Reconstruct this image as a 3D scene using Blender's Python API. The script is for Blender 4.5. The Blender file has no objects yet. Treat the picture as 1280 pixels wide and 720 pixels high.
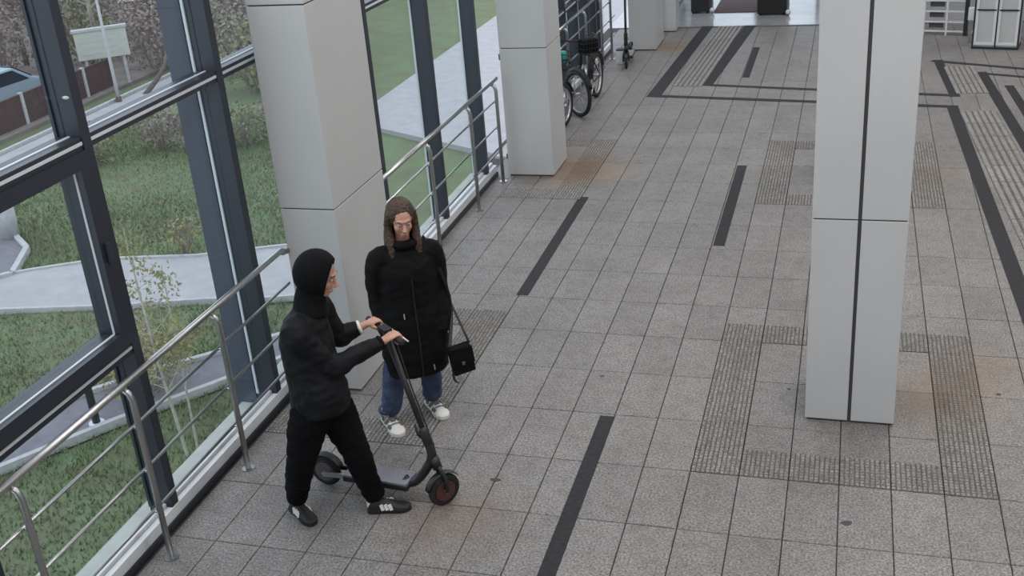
import bpy, bmesh, math, random
import numpy as np
from mathutils import Vector, Matrix, noise
random.seed(7); rng = np.random.default_rng(7)
scene = bpy.context.scene
C = scene.collection
V = Vector
PI = math.pi

# ------------------------------------------------------------------ camera
F_PX, PITCH, YAW, ROLL = 1389.69, 0.425168, 0.312576, -0.083712
CAM = V((-0.369, -5.303, 4.0245))
cp, sp = math.cos(PITCH), math.sin(PITCH)
fwd = V((-math.sin(YAW) * cp, math.cos(YAW) * cp, -sp))
rt = V((math.cos(YAW), math.sin(YAW), 0)); up = rt.cross(fwd)
r2 = math.cos(ROLL) * rt + math.sin(ROLL) * up
u2 = -math.sin(ROLL) * rt + math.cos(ROLL) * up
cam_d = bpy.data.cameras.new('camera'); cam = bpy.data.objects.new('camera', cam_d); C.objects.link(cam)
cam_d.sensor_width = 36; cam_d.lens = F_PX * 36 / 1280; cam_d.clip_start = 0.05; cam_d.clip_end = 300
cam.matrix_world = Matrix(((r2.x, u2.x, -fwd.x, CAM.x), (r2.y, u2.y, -fwd.y, CAM.y), (r2.z, u2.z, -fwd.z, CAM.z), (0, 0, 0, 1)))
scene.camera = cam

# ------------------------------------------------------------------ light
world = bpy.data.worlds.new('sky'); scene.world = world; world.use_nodes = True
bg = world.node_tree.nodes['Background']
bg.inputs[0].default_value = (0.80, 0.87, 1.0, 1); bg.inputs[1].default_value = 1.9   # even overcast sky
CEIL = 5.0
def area(name, loc, sx, sy, power, col=(1, 0.98, 0.965)):
    l = bpy.data.lights.new(name, 'AREA'); l.shape = 'RECTANGLE'; l.size = sx; l.size_y = sy; l.energy = power; l.color = col
    o = bpy.data.objects.new(name, l); C.objects.link(o); o.location = loc; return o
LAMPS = [(x, y) for x in (-2.6, 0.9, 3.6) for y in (-4.5, -0.6, 3.6, 7.8, 12.0)]
LAMP_W = 60
for x, y in LAMPS: area('ceiling_light_source', (x, y, CEIL - 0.09), 1.2, 1.2, LAMP_W)
scene.view_settings.view_transform = 'Standard'; scene.view_settings.look = 'None'
scene.view_settings.gamma = 1; scene.view_settings.use_curve_mapping = False
scene.view_settings.exposure = 0.0

# ------------------------------------------------------------------ materials
MAT = {}
def mat(name, col, rough=0.6, metal=0.0, var=0.0, scale=8.0, bump=0.0, bscale=40.0, col2=None, spec=0.5, objvar=0.0):
    m = bpy.data.materials.new(name); m.use_nodes = True; nt = m.node_tree; b = nt.nodes['Principled BSDF']
    b.inputs['Roughness'].default_value = rough; b.inputs['Metallic'].default_value = metal
    b.inputs['Specular IOR Level'].default_value = spec
    c = (*col, 1); b.inputs['Base Color'].default_value = c
    geo = nt.nodes.new('ShaderNodeNewGeometry'); out = None
    if var > 0 or col2:
        n = nt.nodes.new('ShaderNodeTexNoise'); n.inputs['Scale'].default_value = scale; n.inputs['Detail'].default_value = 6
        nt.links.new(geo.outputs['Position'], n.inputs['Vector'])
        r = nt.nodes.new('ShaderNodeValToRGB'); r.color_ramp.elements[0].position = 0.3; r.color_ramp.elements[1].position = 0.7
        a = col2 or tuple(max(0, x * (1 - var)) for x in col); bb = col if col2 else tuple(min(1, x * (1 + var)) for x in col)
        r.color_ramp.elements[0].color = (*a, 1); r.color_ramp.elements[1].color = (*bb, 1)
        nt.links.new(n.outputs['Fac'], r.inputs['Fac']); out = r.outputs['Color']
        nt.links.new(out, b.inputs['Base Color'])
    if objvar > 0:
        oi = nt.nodes.new('ShaderNodeObjectInfo'); mp = nt.nodes.new('ShaderNodeMapRange')
        mp.inputs['To Min'].default_value = 1 - objvar; mp.inputs['To Max'].default_value = 1 + objvar
        nt.links.new(oi.outputs['Random'], mp.inputs['Value'])
        mx = nt.nodes.new('ShaderNodeMix'); mx.data_type = 'RGBA'; mx.blend_type = 'MULTIPLY'; mx.inputs[0].default_value = 1
        if out: nt.links.new(out, mx.inputs[6])
        else: mx.inputs[6].default_value = c
        nt.links.new(mp.outputs[0], mx.inputs[7]); nt.links.new(mx.outputs[2], b.inputs['Base Color'])
    if bump > 0:
        n2 = nt.nodes.new('ShaderNodeTexNoise'); n2.inputs['Scale'].default_value = bscale; n2.inputs['Detail'].default_value = 4
        nt.links.new(geo.outputs['Position'], n2.inputs['Vector'])
        bp = nt.nodes.new('ShaderNodeBump'); bp.inputs['Strength'].default_value = bump; bp.inputs['Distance'].default_value = 0.02
        nt.links.new(n2.outputs['Fac'], bp.inputs['Height']); nt.links.new(bp.outputs['Normal'], b.inputs['Normal'])
    MAT[name] = m; return m

def tile_material(name, dark, light, objvar=0.07):
    """speckled concrete paving with rusty stains at fixed places and darker walked-in smudges"""
    m = mat(name, light, 0.55, objvar=0)
    nt = m.node_tree; b = nt.nodes['Principled BSDF']; L = nt.links.new
    geo = nt.nodes.new('ShaderNodeNewGeometry')
    def noise_(s, d=3):
        n = nt.nodes.new('ShaderNodeTexNoise'); n.inputs['Scale'].default_value = s; n.inputs['Detail'].default_value = d
        L(geo.outputs['Position'], n.inputs['Vector']); return n.outputs['Fac']
    def ramp(src, p0, c0, p1, c1):
        r = nt.nodes.new('ShaderNodeValToRGB'); e = r.color_ramp.elements
        e[0].position = p0; e[0].color = (*c0, 1); e[1].position = p1; e[1].color = (*c1, 1); L(src, r.inputs['Fac']); return r.outputs['Color']
    def mixc(kind, fac, a, bb):
        x = nt.nodes.new('ShaderNodeMix'); x.data_type = 'RGBA'; x.blend_type = kind
        if isinstance(fac, float): x.inputs[0].default_value = fac
        else: L(fac, x.inputs[0])
        for s, i in ((a, 6), (bb, 7)):
            if isinstance(s, tuple): x.inputs[i].default_value = (*s, 1)
            else: L(s, x.inputs[i])
        return x.outputs[2]
    col = ramp(noise_(2.3, 5), 0.3, dark, 0.7, light)
    col = mixc('MULTIPLY', 1.0, col, ramp(noise_(75, 3), 0.34, (0.5, 0.48, 0.47), 0.66, (1.42, 1.41, 1.40)))
    col = mixc('MULTIPLY', 1.0, col, ramp(noise_(11, 4), 0.25, (0.80, 0.79, 0.78), 0.55, (1.03, 1.03, 1.03)))
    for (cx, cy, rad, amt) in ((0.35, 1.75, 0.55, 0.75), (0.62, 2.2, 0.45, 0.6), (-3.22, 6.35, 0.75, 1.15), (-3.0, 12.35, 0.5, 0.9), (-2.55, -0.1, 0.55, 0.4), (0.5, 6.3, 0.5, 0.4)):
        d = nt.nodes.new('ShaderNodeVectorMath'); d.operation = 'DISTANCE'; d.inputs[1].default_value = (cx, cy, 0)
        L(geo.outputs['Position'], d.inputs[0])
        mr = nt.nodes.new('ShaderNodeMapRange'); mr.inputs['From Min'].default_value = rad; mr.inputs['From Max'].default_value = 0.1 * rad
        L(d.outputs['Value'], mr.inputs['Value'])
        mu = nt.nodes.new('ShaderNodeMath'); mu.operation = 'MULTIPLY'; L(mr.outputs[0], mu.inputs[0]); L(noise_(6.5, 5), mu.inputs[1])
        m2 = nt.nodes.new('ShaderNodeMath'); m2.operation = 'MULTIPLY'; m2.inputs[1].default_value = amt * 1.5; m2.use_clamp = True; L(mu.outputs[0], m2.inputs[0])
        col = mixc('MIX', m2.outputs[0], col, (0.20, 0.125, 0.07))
    oi = nt.nodes.new('ShaderNodeObjectInfo'); mp = nt.nodes.new('ShaderNodeMapRange')
    mp.inputs['To Min'].default_value = 1 - objvar; mp.inputs['To Max'].default_value = 1 + objvar; L(oi.outputs['Random'], mp.inputs['Value'])
    x = nt.nodes.new('ShaderNodeMix'); x.data_type = 'RGBA'; x.blend_type = 'MULTIPLY'; x.inputs[0].default_value = 1
    L(col, x.inputs[6]); L(mp.outputs[0], x.inputs[7]); L(x.outputs[2], b.inputs['Base Color'])
    bp = nt.nodes.new('ShaderNodeBump'); bp.inputs['Strength'].default_value = 0.25; bp.inputs['Distance'].default_value = 0.004
    L(noise_(140, 2), bp.inputs['Height']); L(bp.outputs['Normal'], b.inputs['Normal'])
    return m
tile_material('paving', (0.174, 0.166, 0.161), (0.214, 0.206, 0.201))
tile_material('tactile_paving', (0.215, 0.203, 0.192), (0.265, 0.252, 0.24))
mat('joint', (0.062, 0.058, 0.055), 0.9)
mat('tactile_base', (0.105, 0.10, 0.095), 0.9, var=0.3, scale=9)  # ground of the tactile tiles, darker than their studs and ribs
mat('dark_strip', (0.024, 0.024, 0.027), 0.75, var=0.3, scale=30, spec=0.3)
mat('panel', (0.48, 0.485, 0.485), 0.42, var=0.04, scale=1.2)
mat('panel_edge', (0.62, 0.62, 0.62), 0.4)
mat('groove', (0.055, 0.055, 0.058), 0.8)
mat('frame', (0.022, 0.026, 0.036), 0.38, spec=0.45)
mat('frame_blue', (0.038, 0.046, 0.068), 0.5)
mat('edge_strip', (0.55, 0.57, 0.6), 0.4)
mat('sill', (0.42, 0.42, 0.38), 0.7, var=0.1)
mat('sill_white', (0.66, 0.68, 0.70), 0.5)
mat('steel', (0.42, 0.42, 0.42), 0.3, 0.95, bump=0.02)
mat('white_paint', (0.62, 0.64, 0.67), 0.5)
mat('ceiling', (0.7, 0.7, 0.69), 0.9)
mat('wall', (0.45, 0.45, 0.45), 0.8, var=0.05)
mat('polished', (0.30, 0.30, 0.31), 0.16, var=0.15, scale=3)
mat('mat_red', (0.12, 0.085, 0.09), 0.95, var=0.3, scale=60)
mat('black', (0.008, 0.008, 0.009), 0.55)
mat('black_fabric', (0.005, 0.005, 0.006), 0.85, var=0.3, scale=14, bump=0.25, bscale=45, spec=0.15)
mat('jacket', (0.005, 0.0056, 0.0072), 0.66, var=0.3, scale=9, bump=0.3, bscale=30, spec=0.2)
mat('coat', (0.005, 0.005, 0.0055), 0.8, var=0.3, scale=9, bump=0.3, bscale=22, spec=0.15)
mat('trouser', (0.004, 0.004, 0.005), 0.9, var=0.2, bump=0.25, bscale=35, spec=0.12)
mat('denim', (0.036, 0.052, 0.105), 0.85, var=0.35, scale=12, bump=0.2, bscale=120)
mat('skin', (0.50, 0.27, 0.20), 0.5, var=0.08, scale=20)
mat('lip', (0.35, 0.13, 0.12), 0.5)
mat('eye_white', (0.42, 0.40, 0.38), 0.25)
mat('iris', (0.03, 0.02, 0.015), 0.2)
mat('hair_brown', (0.055, 0.028, 0.016), 0.5, var=0.5, scale=50, bump=0.5, bscale=90)
mat('hair_dark', (0.015, 0.011, 0.009), 0.5, var=0.4, scale=50)
mat('shoe_white', (0.68, 0.66, 0.63), 0.6, var=0.06)
mat('shoe_grey', (0.12, 0.11, 0.11), 0.7, var=0.2)
mat('shoe_black', (0.009, 0.009, 0.010), 0.6)
mat('rubber', (0.012, 0.012, 0.013), 0.7)
mat('scoot_black', (0.012, 0.012, 0.013), 0.45)
mat('deck_grey', (0.19, 0.19, 0.22), 0.8, var=0.15, scale=60)
mat('hub_red', (0.075, 0.03, 0.028), 0.5, var=0.35, scale=30)
mat('hub_grey', (0.10, 0.09, 0.09), 0.5)
mat('silver', (0.5, 0.5, 0.51), 0.35, 0.8)
mat('teal', (0.03, 0.30, 0.28), 0.6)
mat('lawn', (0.13, 0.185, 0.085), 0.95, col2=(0.13, 0.125, 0.075), scale=1.3, bump=0.6, bscale=9)
mat('blade', (0.16, 0.23, 0.10), 0.9, col2=(0.17, 0.165, 0.09), scale=0.9)
mat('concrete', (0.36, 0.345, 0.35), 0.9, var=0.08, scale=3)
mat('asphalt', (0.17, 0.16, 0.18), 0.9, var=0.12, scale=6)
mat('kerb', (0.42, 0.41, 0.41), 0.9, var=0.1)
mat('litter_ground', (0.25, 0.21, 0.19), 0.95, col2=(0.15, 0.125, 0.11), scale=1.6, bump=0.6, bscale=6)
mat('bark', (0.13, 0.105, 0.09), 0.9, var=0.3, scale=10)
mat('bark_pale', (0.38, 0.36, 0.30), 0.9, var=0.2, scale=12)
mat('leaf_yellow', (0.33, 0.29, 0.11), 0.8, col2=(0.17, 0.165, 0.085), scale=5)
mat('leaf_olive', (0.22, 0.24, 0.12), 0.8, col2=(0.17, 0.155, 0.10), scale=3)
mat('twig', (0.30, 0.235, 0.215), 0.9, col2=(0.19, 0.15, 0.135), scale=3)
mat('fence_brown', (0.075, 0.042, 0.042), 0.8, var=0.2)
mat('board', (0.46, 0.47, 0.40), 0.7, var=0.06)
mat('dark_panel', (0.07, 0.065, 0.075), 0.8)
mat('car_paint', (0.30, 0.37, 0.42), 0.3)
mat('car_glass', (0.03, 0.04, 0.05), 0.1)
mat('house_wall', (0.26, 0.21, 0.19), 0.9, var=0.15)
mat('roof', (0.30, 0.31, 0.34), 0.8, var=0.1)
m = bpy.data.materials.new('glass'); m.use_nodes = True; nt = m.node_tree; nt.nodes.clear()
o_ = nt.nodes.new('ShaderNodeOutputMaterial'); mx_ = nt.nodes.new('ShaderNodeMixShader'); t_ = nt.nodes.new('ShaderNodeBsdfTransparent'); g_ = nt.nodes.new('ShaderNodeBsdfGlossy')
t_.inputs[0].default_value = (0.93, 0.965, 0.965, 1); g_.inputs['Roughness'].default_value = 0.02; g_.inputs[0].default_value = (0.9, 0.95, 1, 1)
mx_.inputs[0].default_value = 0.035
nt.links.new(t_.outputs[0], mx_.inputs[1]); nt.links.new(g_.outputs[0], mx_.inputs[2]); nt.links.new(mx_.outputs[0], o_.inputs[0])
MAT['glass'] = m
def emit(name, col, s):
    m = bpy.data.materials.new(name); m.use_nodes = True; b = m.node_tree.nodes['Principled BSDF']
    b.inputs['Base Color'].default_value = (*col, 1); b.inputs['Emission Color'].default_value = (*col, 1); b.inputs['Emission Strength'].default_value = s; MAT[name] = m
emit('lamp_diffuser', (1, 0.98, 0.95), 2.0)

# ------------------------------------------------------------------ mesh helpers
class MB:
    def __init__(s): s.v = []; s.f = []
    def add(s, vs, fs):
        n = len(s.v); s.v += [tuple(x) for x in vs]; s.f += [tuple(i + n for i in f) for f in fs]; return s
    def box(s, lo, hi):
        a, b = lo, hi
        return s.add([(a[0], a[1], a[2]), (b[0], a[1], a[2]), (b[0], b[1], a[2]), (a[0], b[1], a[2]), (a[0], a[1], b[2]), (b[0], a[1], b[2]), (b[0], b[1], b[2]), (a[0], b[1], b[2])],
                     [(0, 3, 2, 1), (4, 5, 6, 7), (0, 1, 5, 4), (1, 2, 6, 5), (2, 3, 7, 6), (3, 0, 4, 7)])
    def obox(s, c, ax, ay, az):
        c, ax, ay, az = V(c), V(ax), V(ay), V(az)
        vs = [c + i * ax + j * ay + k * az for k in (-1, 1) for (i, j) in ((-1, -1), (1, -1), (1, 1), (-1, 1))]
        return s.add(vs, [(0, 3, 2, 1), (4, 5, 6, 7), (0, 1, 5, 4), (1, 2, 6, 5), (2, 3, 7, 6), (3, 0, 4, 7)])
    def beam(s, a, b, w, h, upv=(0, 0, 1)):
        a, b = V(a), V(b); d = (b - a); L = d.length; d.normalize(); upv = V(upv); x = d.cross(upv)
        if x.length < 1e-4: x = d.cross(V((1, 0, 0)))
        x.normalize(); z = x.cross(d)
        return s.obox((a + b) / 2, d * L / 2, x * w / 2, z * h / 2)
    def prism(s, pts, z0, z1):
        n = len(pts)
        vs = [(x, y, z0) for x, y in pts] + [(x, y, z1) for x, y in pts]
        ar = sum(pts[i][0] * pts[(i + 1) % n][1] - pts[(i + 1) % n][0] * pts[i][1] for i in range(n))
        fs = [tuple(range(n))[::-1], tuple(range(n, 2 * n))] + [(i, (i + 1) % n, n + (i + 1) % n, n + i) for i in range(n)]
        if ar < 0: fs = [f[::-1] for f in fs]
        return s.add(vs, fs)
    def tube(s, path, rad, n=12, caps=True, ref=None, smooth=0):
        """tube along PATH; RAD: number, list, or list of (ra, rb) for elliptical sections (ra along REF-ish)"""
        P = [V(p) for p in path]; N = len(P)
        R = rad if isinstance(rad, (list, tuple)) else [rad] * N
        R = [(r if isinstance(r, (tuple, list)) else (r, r)) for r in R]
        if smooth and N > 2:
            P2, R2 = [], []
            for i in range(N - 1):
                p0, p1, p2, p3 = P[max(i - 1, 0)], P[i], P[i + 1], P[min(i + 2, N - 1)]
                for k in range(smooth):
                    t = k / smooth
                    P2.append(0.5 * ((2 * p1) + (p2 - p0) * t + (2 * p0 - 5 * p1 + 4 * p2 - p3) * t * t + (3 * p1 - p0 - 3 * p2 + p3) * t ** 3))
                    tt = t * t * (3 - 2 * t)
                    R2.append(tuple(R[i][q] * (1 - tt) + R[i + 1][q] * tt for q in (0, 1)))
            P2.append(P[-1]); R2.append(R[-1]); P, R, N = P2, R2, len(P2)
        x = None; vs = []
        for i in range(N):
            d = (P[min(i + 1, N - 1)] - P[max(i - 1, 0)]); d.normalize()
            if x is None:
                x = V(ref) if ref else V((0, 0, 1)) if abs(d.z) < 0.9 else V((1, 0, 0))
            elif ref: x = V(ref)
            x = x - d * x.dot(d); x.normalize(); y = d.cross(x)
            for k in range(n):
                a = 2 * PI * k / n; vs.append(P[i] + x * (R[i][0] * math.cos(a)) + y * (R[i][1] * math.sin(a)))
        fs = [(i * n + k, i * n + (k + 1) % n, (i + 1) * n + (k + 1) % n, (i + 1) * n + k) for i in range(N - 1) for k in range(n)]
        if caps: fs += [tuple(range(n))[::-1], tuple(range((N - 1) * n, N * n))]
        return s.add(vs, fs)
    def ell(s, c, r, nu=16, nv=10, axes=None):
        c = V(c); ax = axes or (V((1, 0, 0)), V((0, 1, 0)), V((0, 0, 1))); vs = []
        vs.append(c - ax[2] * r[2])
        for j in range(1, nv):
            t = -PI / 2 + PI * j / nv
            for k in range(nu):
                a = 2 * PI * k / nu
                vs.append(c + ax[0] * (r[0] * math.cos(t) * math.cos(a)) + ax[1] * (r[1] * math.cos(t) * math.sin(a)) + ax[2] * (r[2] * math.sin(t)))
        vs.append(c + ax[2] * r[2]); fs = []
        for k in range(nu): fs.append((0, 1 + (k + 1) % nu, 1 + k))
        for j in range(nv - 2):
            for k in range(nu):
                a = 1 + j * nu; fs.append((a + k, a + (k + 1) % nu, a + nu + (k + 1) % nu, a + nu + k))
        l = 1 + (nv - 2) * nu
        for k in range(nu): fs.append((l + k, l + (k + 1) % nu, len(vs) - 1))
        return s.add(vs, fs)
    def torus(s, c, axis, R, r, n=36, m=10, ry=None):
        c, axis = V(c), V(axis).normalized(); ry = ry or r
        x = axis.cross(V((0, 0, 1)));
        if x.length < 1e-3: x = V((1, 0, 0))
        x.normalize(); y = axis.cross(x); vs = []
        for i in range(n):
            a = 2 * PI * i / n; d = x * math.cos(a) + y * math.sin(a)
            for k in range(m):
                b = 2 * PI * k / m; vs.append(c + d * (R + r * math.cos(b)) + axis * (ry * math.sin(b)))
        return s.add(vs, [(i * m + k, ((i + 1) % n) * m + k, ((i + 1) % n) * m + (k + 1) % m, i * m + (k + 1) % m) for i in range(n) for k in range(m)])
    def mesh(s, name, material, smooth=False, bevel=0):
        me = bpy.data.meshes.new(name); me.from_pydata(s.v, [], s.f); me.update()
        if bevel:
            bm = bmesh.new(); bm.from_mesh(me)
            bmesh.ops.bevel(bm, geom=list(bm.edges), offset=bevel, segments=2, affect='EDGES', profile=0.6)
            bm.to_mesh(me); bm.free()
        if material: me.materials.append(MAT[material])
        if smooth: me.polygons.foreach_set('use_smooth', [True] * len(me.polygons))
        return me
    def build(s, name, material, parent=None, smooth=False, bevel=0, **kw):
        return obj(name, s.mesh(name, material, smooth, bevel), parent, **kw)
def obj(name, me, parent=None, label=None, cat=None, group=None, kind=None):
    o = bpy.data.objects.new(name, me); C.objects.link(o)
    if parent: o.parent = parent; o.matrix_parent_inverse = Matrix.Identity(4)
    if label: o['label'] = label
    if cat: o['category'] = cat
    if group: o['group'] = group
    if kind: o['kind'] = kind
    return o
def thing(name, label, cat, loc=(0, 0, 0), rotz=0, group=None, kind=None):
    o = obj(name, None, None, label, cat, group, kind); o.location = loc; o.rotation_euler = (0, 0, rotz); o.empty_display_size = 0.1; return o
def struct(name, label=None, loc=(0, 0, 0)):
    o = obj(name, None, None, label, None, None, 'structure'); o.location = loc; return o
def copy_tree(o, parent=None):
    c = o.copy(); C.objects.link(c); c.parent = parent
    for ch in [x for x in o.children]: copy_tree(ch, c)
    return c
def blob(mb, name, material, parent, voxel=0.008, it=4, crease=0.0, cs=14.0, **kw):
    """fuse overlapping closed shapes into one continuous smooth skin"""
    me = mb.mesh(name, None); o = bpy.data.objects.new('tmp', me); C.objects.link(o)
    r = o.modifiers.new('r', 'REMESH'); r.mode = 'VOXEL'; r.voxel_size = voxel
    s = o.modifiers.new('s', 'SMOOTH'); s.iterations = it; s.factor = 0.5
    dg = bpy.context.evaluated_depsgraph_get(); ev = o.evaluated_get(dg)
    m2 = bpy.data.meshes.new_from_object(ev); bpy.data.objects.remove(o); m2.name = name
    if crease:
        n = len(m2.vertices); co = np.empty(n * 3); no = np.empty(n * 3); m2.vertices.foreach_get('co', co); m2.vertices.foreach_get('normal', no)
        co = co.reshape(-1, 3); no = no.reshape(-1, 3)
        d = np.array([noise.noise(V((p[0] * cs, p[1] * cs, p[2] * cs * 1.8))) + 0.5 * noise.noise(V((p[0] * cs * 2.3 + 5, p[1] * cs * 2.3, p[2] * cs * 2.3))) for p in co])
        co += no * (d * crease)[:, None]; m2.vertices.foreach_set('co', co.ravel()); m2.update()
    m2.materials.clear(); m2.materials.append(MAT[material]); m2.polygons.foreach_set('use_smooth', [True] * len(m2.polygons))
    return obj(name, m2, parent, **kw)

# ================================================================== THE HALL
floor = MB().box((-4.42, -9, -0.25), (6.6, 13.92, -0.012)).build('floor', 'joint', kind='structure', label='grey paved hall floor laid with speckled oblong tiles')
TU, TV, GAP = 0.3, 0.6, 0.0058
def tile_mesh(w, l, name, studs=None):
    mb = MB(); b = 0.003; x, y = w / 2 - GAP / 2, l / 2 - GAP / 2; z = -0.02
    vs = [(-x, -y, z), (x, -y, z), (x, y, z), (-x, y, z), (-x, -y, -b), (x, -y, -b), (x, y, -b), (-x, y, -b), (-x + b, -y + b, 0), (x - b, -y + b, 0), (x - b, y - b, 0), (-x + b, y - b, 0)]
    fs = [(8, 9, 10, 11)]
    for i in range(4):
        j = (i + 1) % 4; fs += [(i, j, 4 + j, 4 + i), (4 + i, 4 + j, 8 + j, 8 + i)]
    mb.add(vs, fs)
    if studs == 'dome':
        nx, ny = round(w / 0.03), round(l / 0.03)
        for i in range(nx):
            for j in range(ny):
                cx = -w / 2 + (i + 0.5) * w / nx; cy = -l / 2 + (j + 0.5) * l / ny
                a, c, h = 0.0112, 0.0075, 0.006
                mb.add([(cx - a, cy - a, 0), (cx + a, cy - a, 0), (cx + a, cy + a, 0), (cx - a, cy + a, 0), (cx - c, cy - c, h), (cx + c, cy - c, h), (cx + c, cy + c, h), (cx - c, cy + c, h)],
                       [(4, 5, 6, 7), (0, 1, 5, 4), (1, 2, 6, 5), (2, 3, 7, 6), (3, 0, 4, 7)])
    if studs == 'rib':
        nx = max(4, round(w / 0.066))
        for i in range(nx):
            cx = -w / 2 + (i + 0.5) * w / nx; a, c, h = 0.0225, 0.016, 0.006; q = l / 2 - 0.008
            mb.add([(cx - a, -q, 0), (cx + a, -q, 0), (cx + a, q, 0), (cx - a, q, 0), (cx - c, -q + .006, h), (cx + c, -q + .006, h), (cx + c, q - .006, h), (cx - c, q - .006, h)],
                   [(4, 5, 6, 7), (0, 1, 5, 4), (1, 2, 6, 5), (2, 3, 7, 6), (3, 0, 4, 7)])
    return mb, name
def tactile_mesh(w, l, kind, name):
    me = tile_mesh(w, l, name, kind)[0].mesh(name, 'tactile_base'); me.materials.append(MAT['tactile_paving'])
    for p in me.polygons:
        if p.index >= 9: p.material_index = 1
    return me
mb, _ = tile_mesh(TU, TV, 'tile'); ME_TILE = mb.mesh('tile', 'paving'); TILE_SRC = mb
mb, _ = tile_mesh(TU, TV / 2, 'tile'); ME_HALF = mb.mesh('half_tile', 'paving'); HALF_SRC = mb
ME_DOME = tactile_mesh(TU, TV, 'dome', 'tactile_tile')
ME_DOMEH = tactile_mesh(TU, TV / 2, 'dome', 'tactile_half_tile')
taken = set(); dome_cells = []; half_plain = []
def frame(u0, u1, v0, v1):
    """rectangle of studded tiles one tile wide; v0, v1 = v0 + 3.5 rows"""
    for u in range(u0, u1):
        dome_cells.append((u, v0, 0.5)); taken.add((u, v0))
        if u in (u0, u1 - 1):
            dome_cells.append((u, v0 + 0.5, 0.5))
            for v in range(v0 + 1, v1): dome_cells.append((u, v, 1)); taken.add((u, v))
        else: half_plain.append((u, v0 + 0.5))
        dome_cells.append((u, v1, 0.5)); half_plain.append((u, v1 + 0.5)); taken.add((u, v1))
def frame_side(u0, u1, v0, v1):
    """the same against the wall: no stud column on the wall side"""
    for u in range(u0, u1):
        dome_cells.append((u, v0, 0.5)); taken.add((u, v0))
        if u == u1 - 1:
            dome_cells.append((u, v0 + 0.5, 0.5))
            for v in range(v0 + 1, v1): dome_cells.append((u, v, 1)); taken.add((u, v))
        else: half_plain.append((u, v0 + 0.5))
        dome_cells.append((u, v1, 0.5)); half_plain.append((u, v1 + 0.5)); taken.add((u, v1))
frame(-4, 2, 1, 4); frame(-4, 2, 9, 12); frame_side(-14, -10, 1, 4); frame_side(-13, -10, 9, 12)
def pix(p):
    d = V(p) - CAM; z = d.dot(fwd)
    return (640 + F_PX * d.dot(r2) / z, 360 - F_PX * d.dot(u2) / z, z)
cells = []
for u in range(-14, 20):
    for v in range(-9, 24):
        if (u, v) in taken or v * TV + TV > 13.93: continue
        c = ((u + .5) * TU, (v + .5) * TV, 0)
        if c[1] < -4.4: cells.append((1e9, u, v)); continue
        px, py, z = pix(c); vis = -30 < px < 1310 and -30 < py < 760
        cells.append((z if vis else 1e6 + z, u, v))
cells.sort(); rest = MB()
for i, (z, u, v) in enumerate(cells):
    c = ((u + .5) * TU, (v + .5) * TV); dz = rng.uniform(-0.0012, 0.0004)
    if i < 300 and z < 1e5:
        t = obj('tile', ME_TILE, floor); t.location = (*c, dz)
    else: rest.add([(x + c[0], y + c[1], q + dz) for x, y, q in TILE_SRC.v], TILE_SRC.f)
for u, v in half_plain:
    c = ((u + .5) * TU, (v + .25) * TV); t = obj('tile', ME_HALF, floor); t.location = (*c, 0)
rest.build('tile_field', 'paving', floor, kind='stuff')
for u, v, h in dome_cells:
    t = obj('tactile_tile', ME_DOME if h == 1 else ME_DOMEH, floor); t.location = ((u + .5) * TU, (v + h / 2) * TV, 0)
# dark inlay strips
for x0, x1, y0, y1 in ((-1.898, -1.797, -3.6, 1.17), (-3.025, -2.92, 3.02, 5.47), (-1.485, -1.38, 4.28, 6.58), (-1.79, -1.69, 10.43, 12.29)):
    MB().box((x0, y0, -0.004), (x1, y1, 0.002)).build('inlay_strip', 'dark_strip', floor)
def band(a, b, w, side=1, z=0.002):
    """dark band from A to B, W wide to the right (+1) or left (-1) of the line"""
    a, b = V((*a, 0)), V((*b, 0)); d = (b - a).normalized(); n = V((d.y, -d.x, 0)) * w * side
    pts = [a, b, b + n, a + n]
    MB().prism([(p.x, p.y) for p in pts], -0.004, z).build('inlay_band', 'dark_strip', floor)
band((-2.98, 9.42), (-2.78, 13.92), 0.19, 1); band((-2.35, 10.0), (-2.07, 13.92), 0.19, 1)
band((-2.98, 9.42), (0.82, 8.90), 0.11, -1, .0027); band((-2.35, 10.0), (0.90, 9.42), 0.10, -1, .0027)
band((1.02, 2.3), (0.82, 9.0), 0.135, 1); band((0.89, 9.4), (0.79, 11.35), 0.125, 1)
band((1.66, 3.9), (1.30, 10.65), 0.13, 1); band((0.79, 11.35), (2.6, 10.55), 0.10, 1, .0027); band((1.30, 10.65), (2.6, 10.1), 0.09, 1, .0027)
band((1.70, 7.4), (1.58, 9.94), 0.11, 1)
# ribbed guidance plates inside the banded lanes
def lane(a, b, w, n, gap=()):
    a, b = V((*a, 0)), V((*b, 0)); d = b - a; L = d.length / n; d.normalize()
    me = tactile_mesh(w, L, 'rib', 'ribbed_tile'); ang = math.atan2(d.y, d.x) - PI / 2
    for i in range(n):
        if i in gap: continue
        p = a + d * L * (i + .5); t = obj('ribbed_tile', me, floor); t.location = (p.x, p.y, 0.004); t.rotation_euler = (0, 0, ang)
lane((-2.50, 9.95), (-2.30, 13.85), 0.42, 8); lane((1.475, 2.6), (1.16, 8.75), 0.42, 12); lane((1.17, 9.55), (1.10, 10.95), 0.40, 3)

# small marks on the paving
for k, (px, py, r_) in enumerate(((-3.885, 0.42, .03), (-2.40, 0.30, .03), (-2.98, .52, .014), (0.72, 1.85, .02), (-.66, 1.72, .017), (-1.12, 1.0, .014), (-.25, .22, .035), (-2.0, 1.72, .022))):
    mb = MB(); n = 9; mb.prism([(px + r_ * (1.5 if k in (0, 1) else 1) * math.cos(a) * random.uniform(.7, 1.1), py + r_ * .8 * math.sin(a) * random.uniform(.7, 1.1)) for a in [2 * PI * i / n for i in range(n)]], 0.0003, 0.0012)
    mb.build('floor_mark', 'groove', floor)

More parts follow.
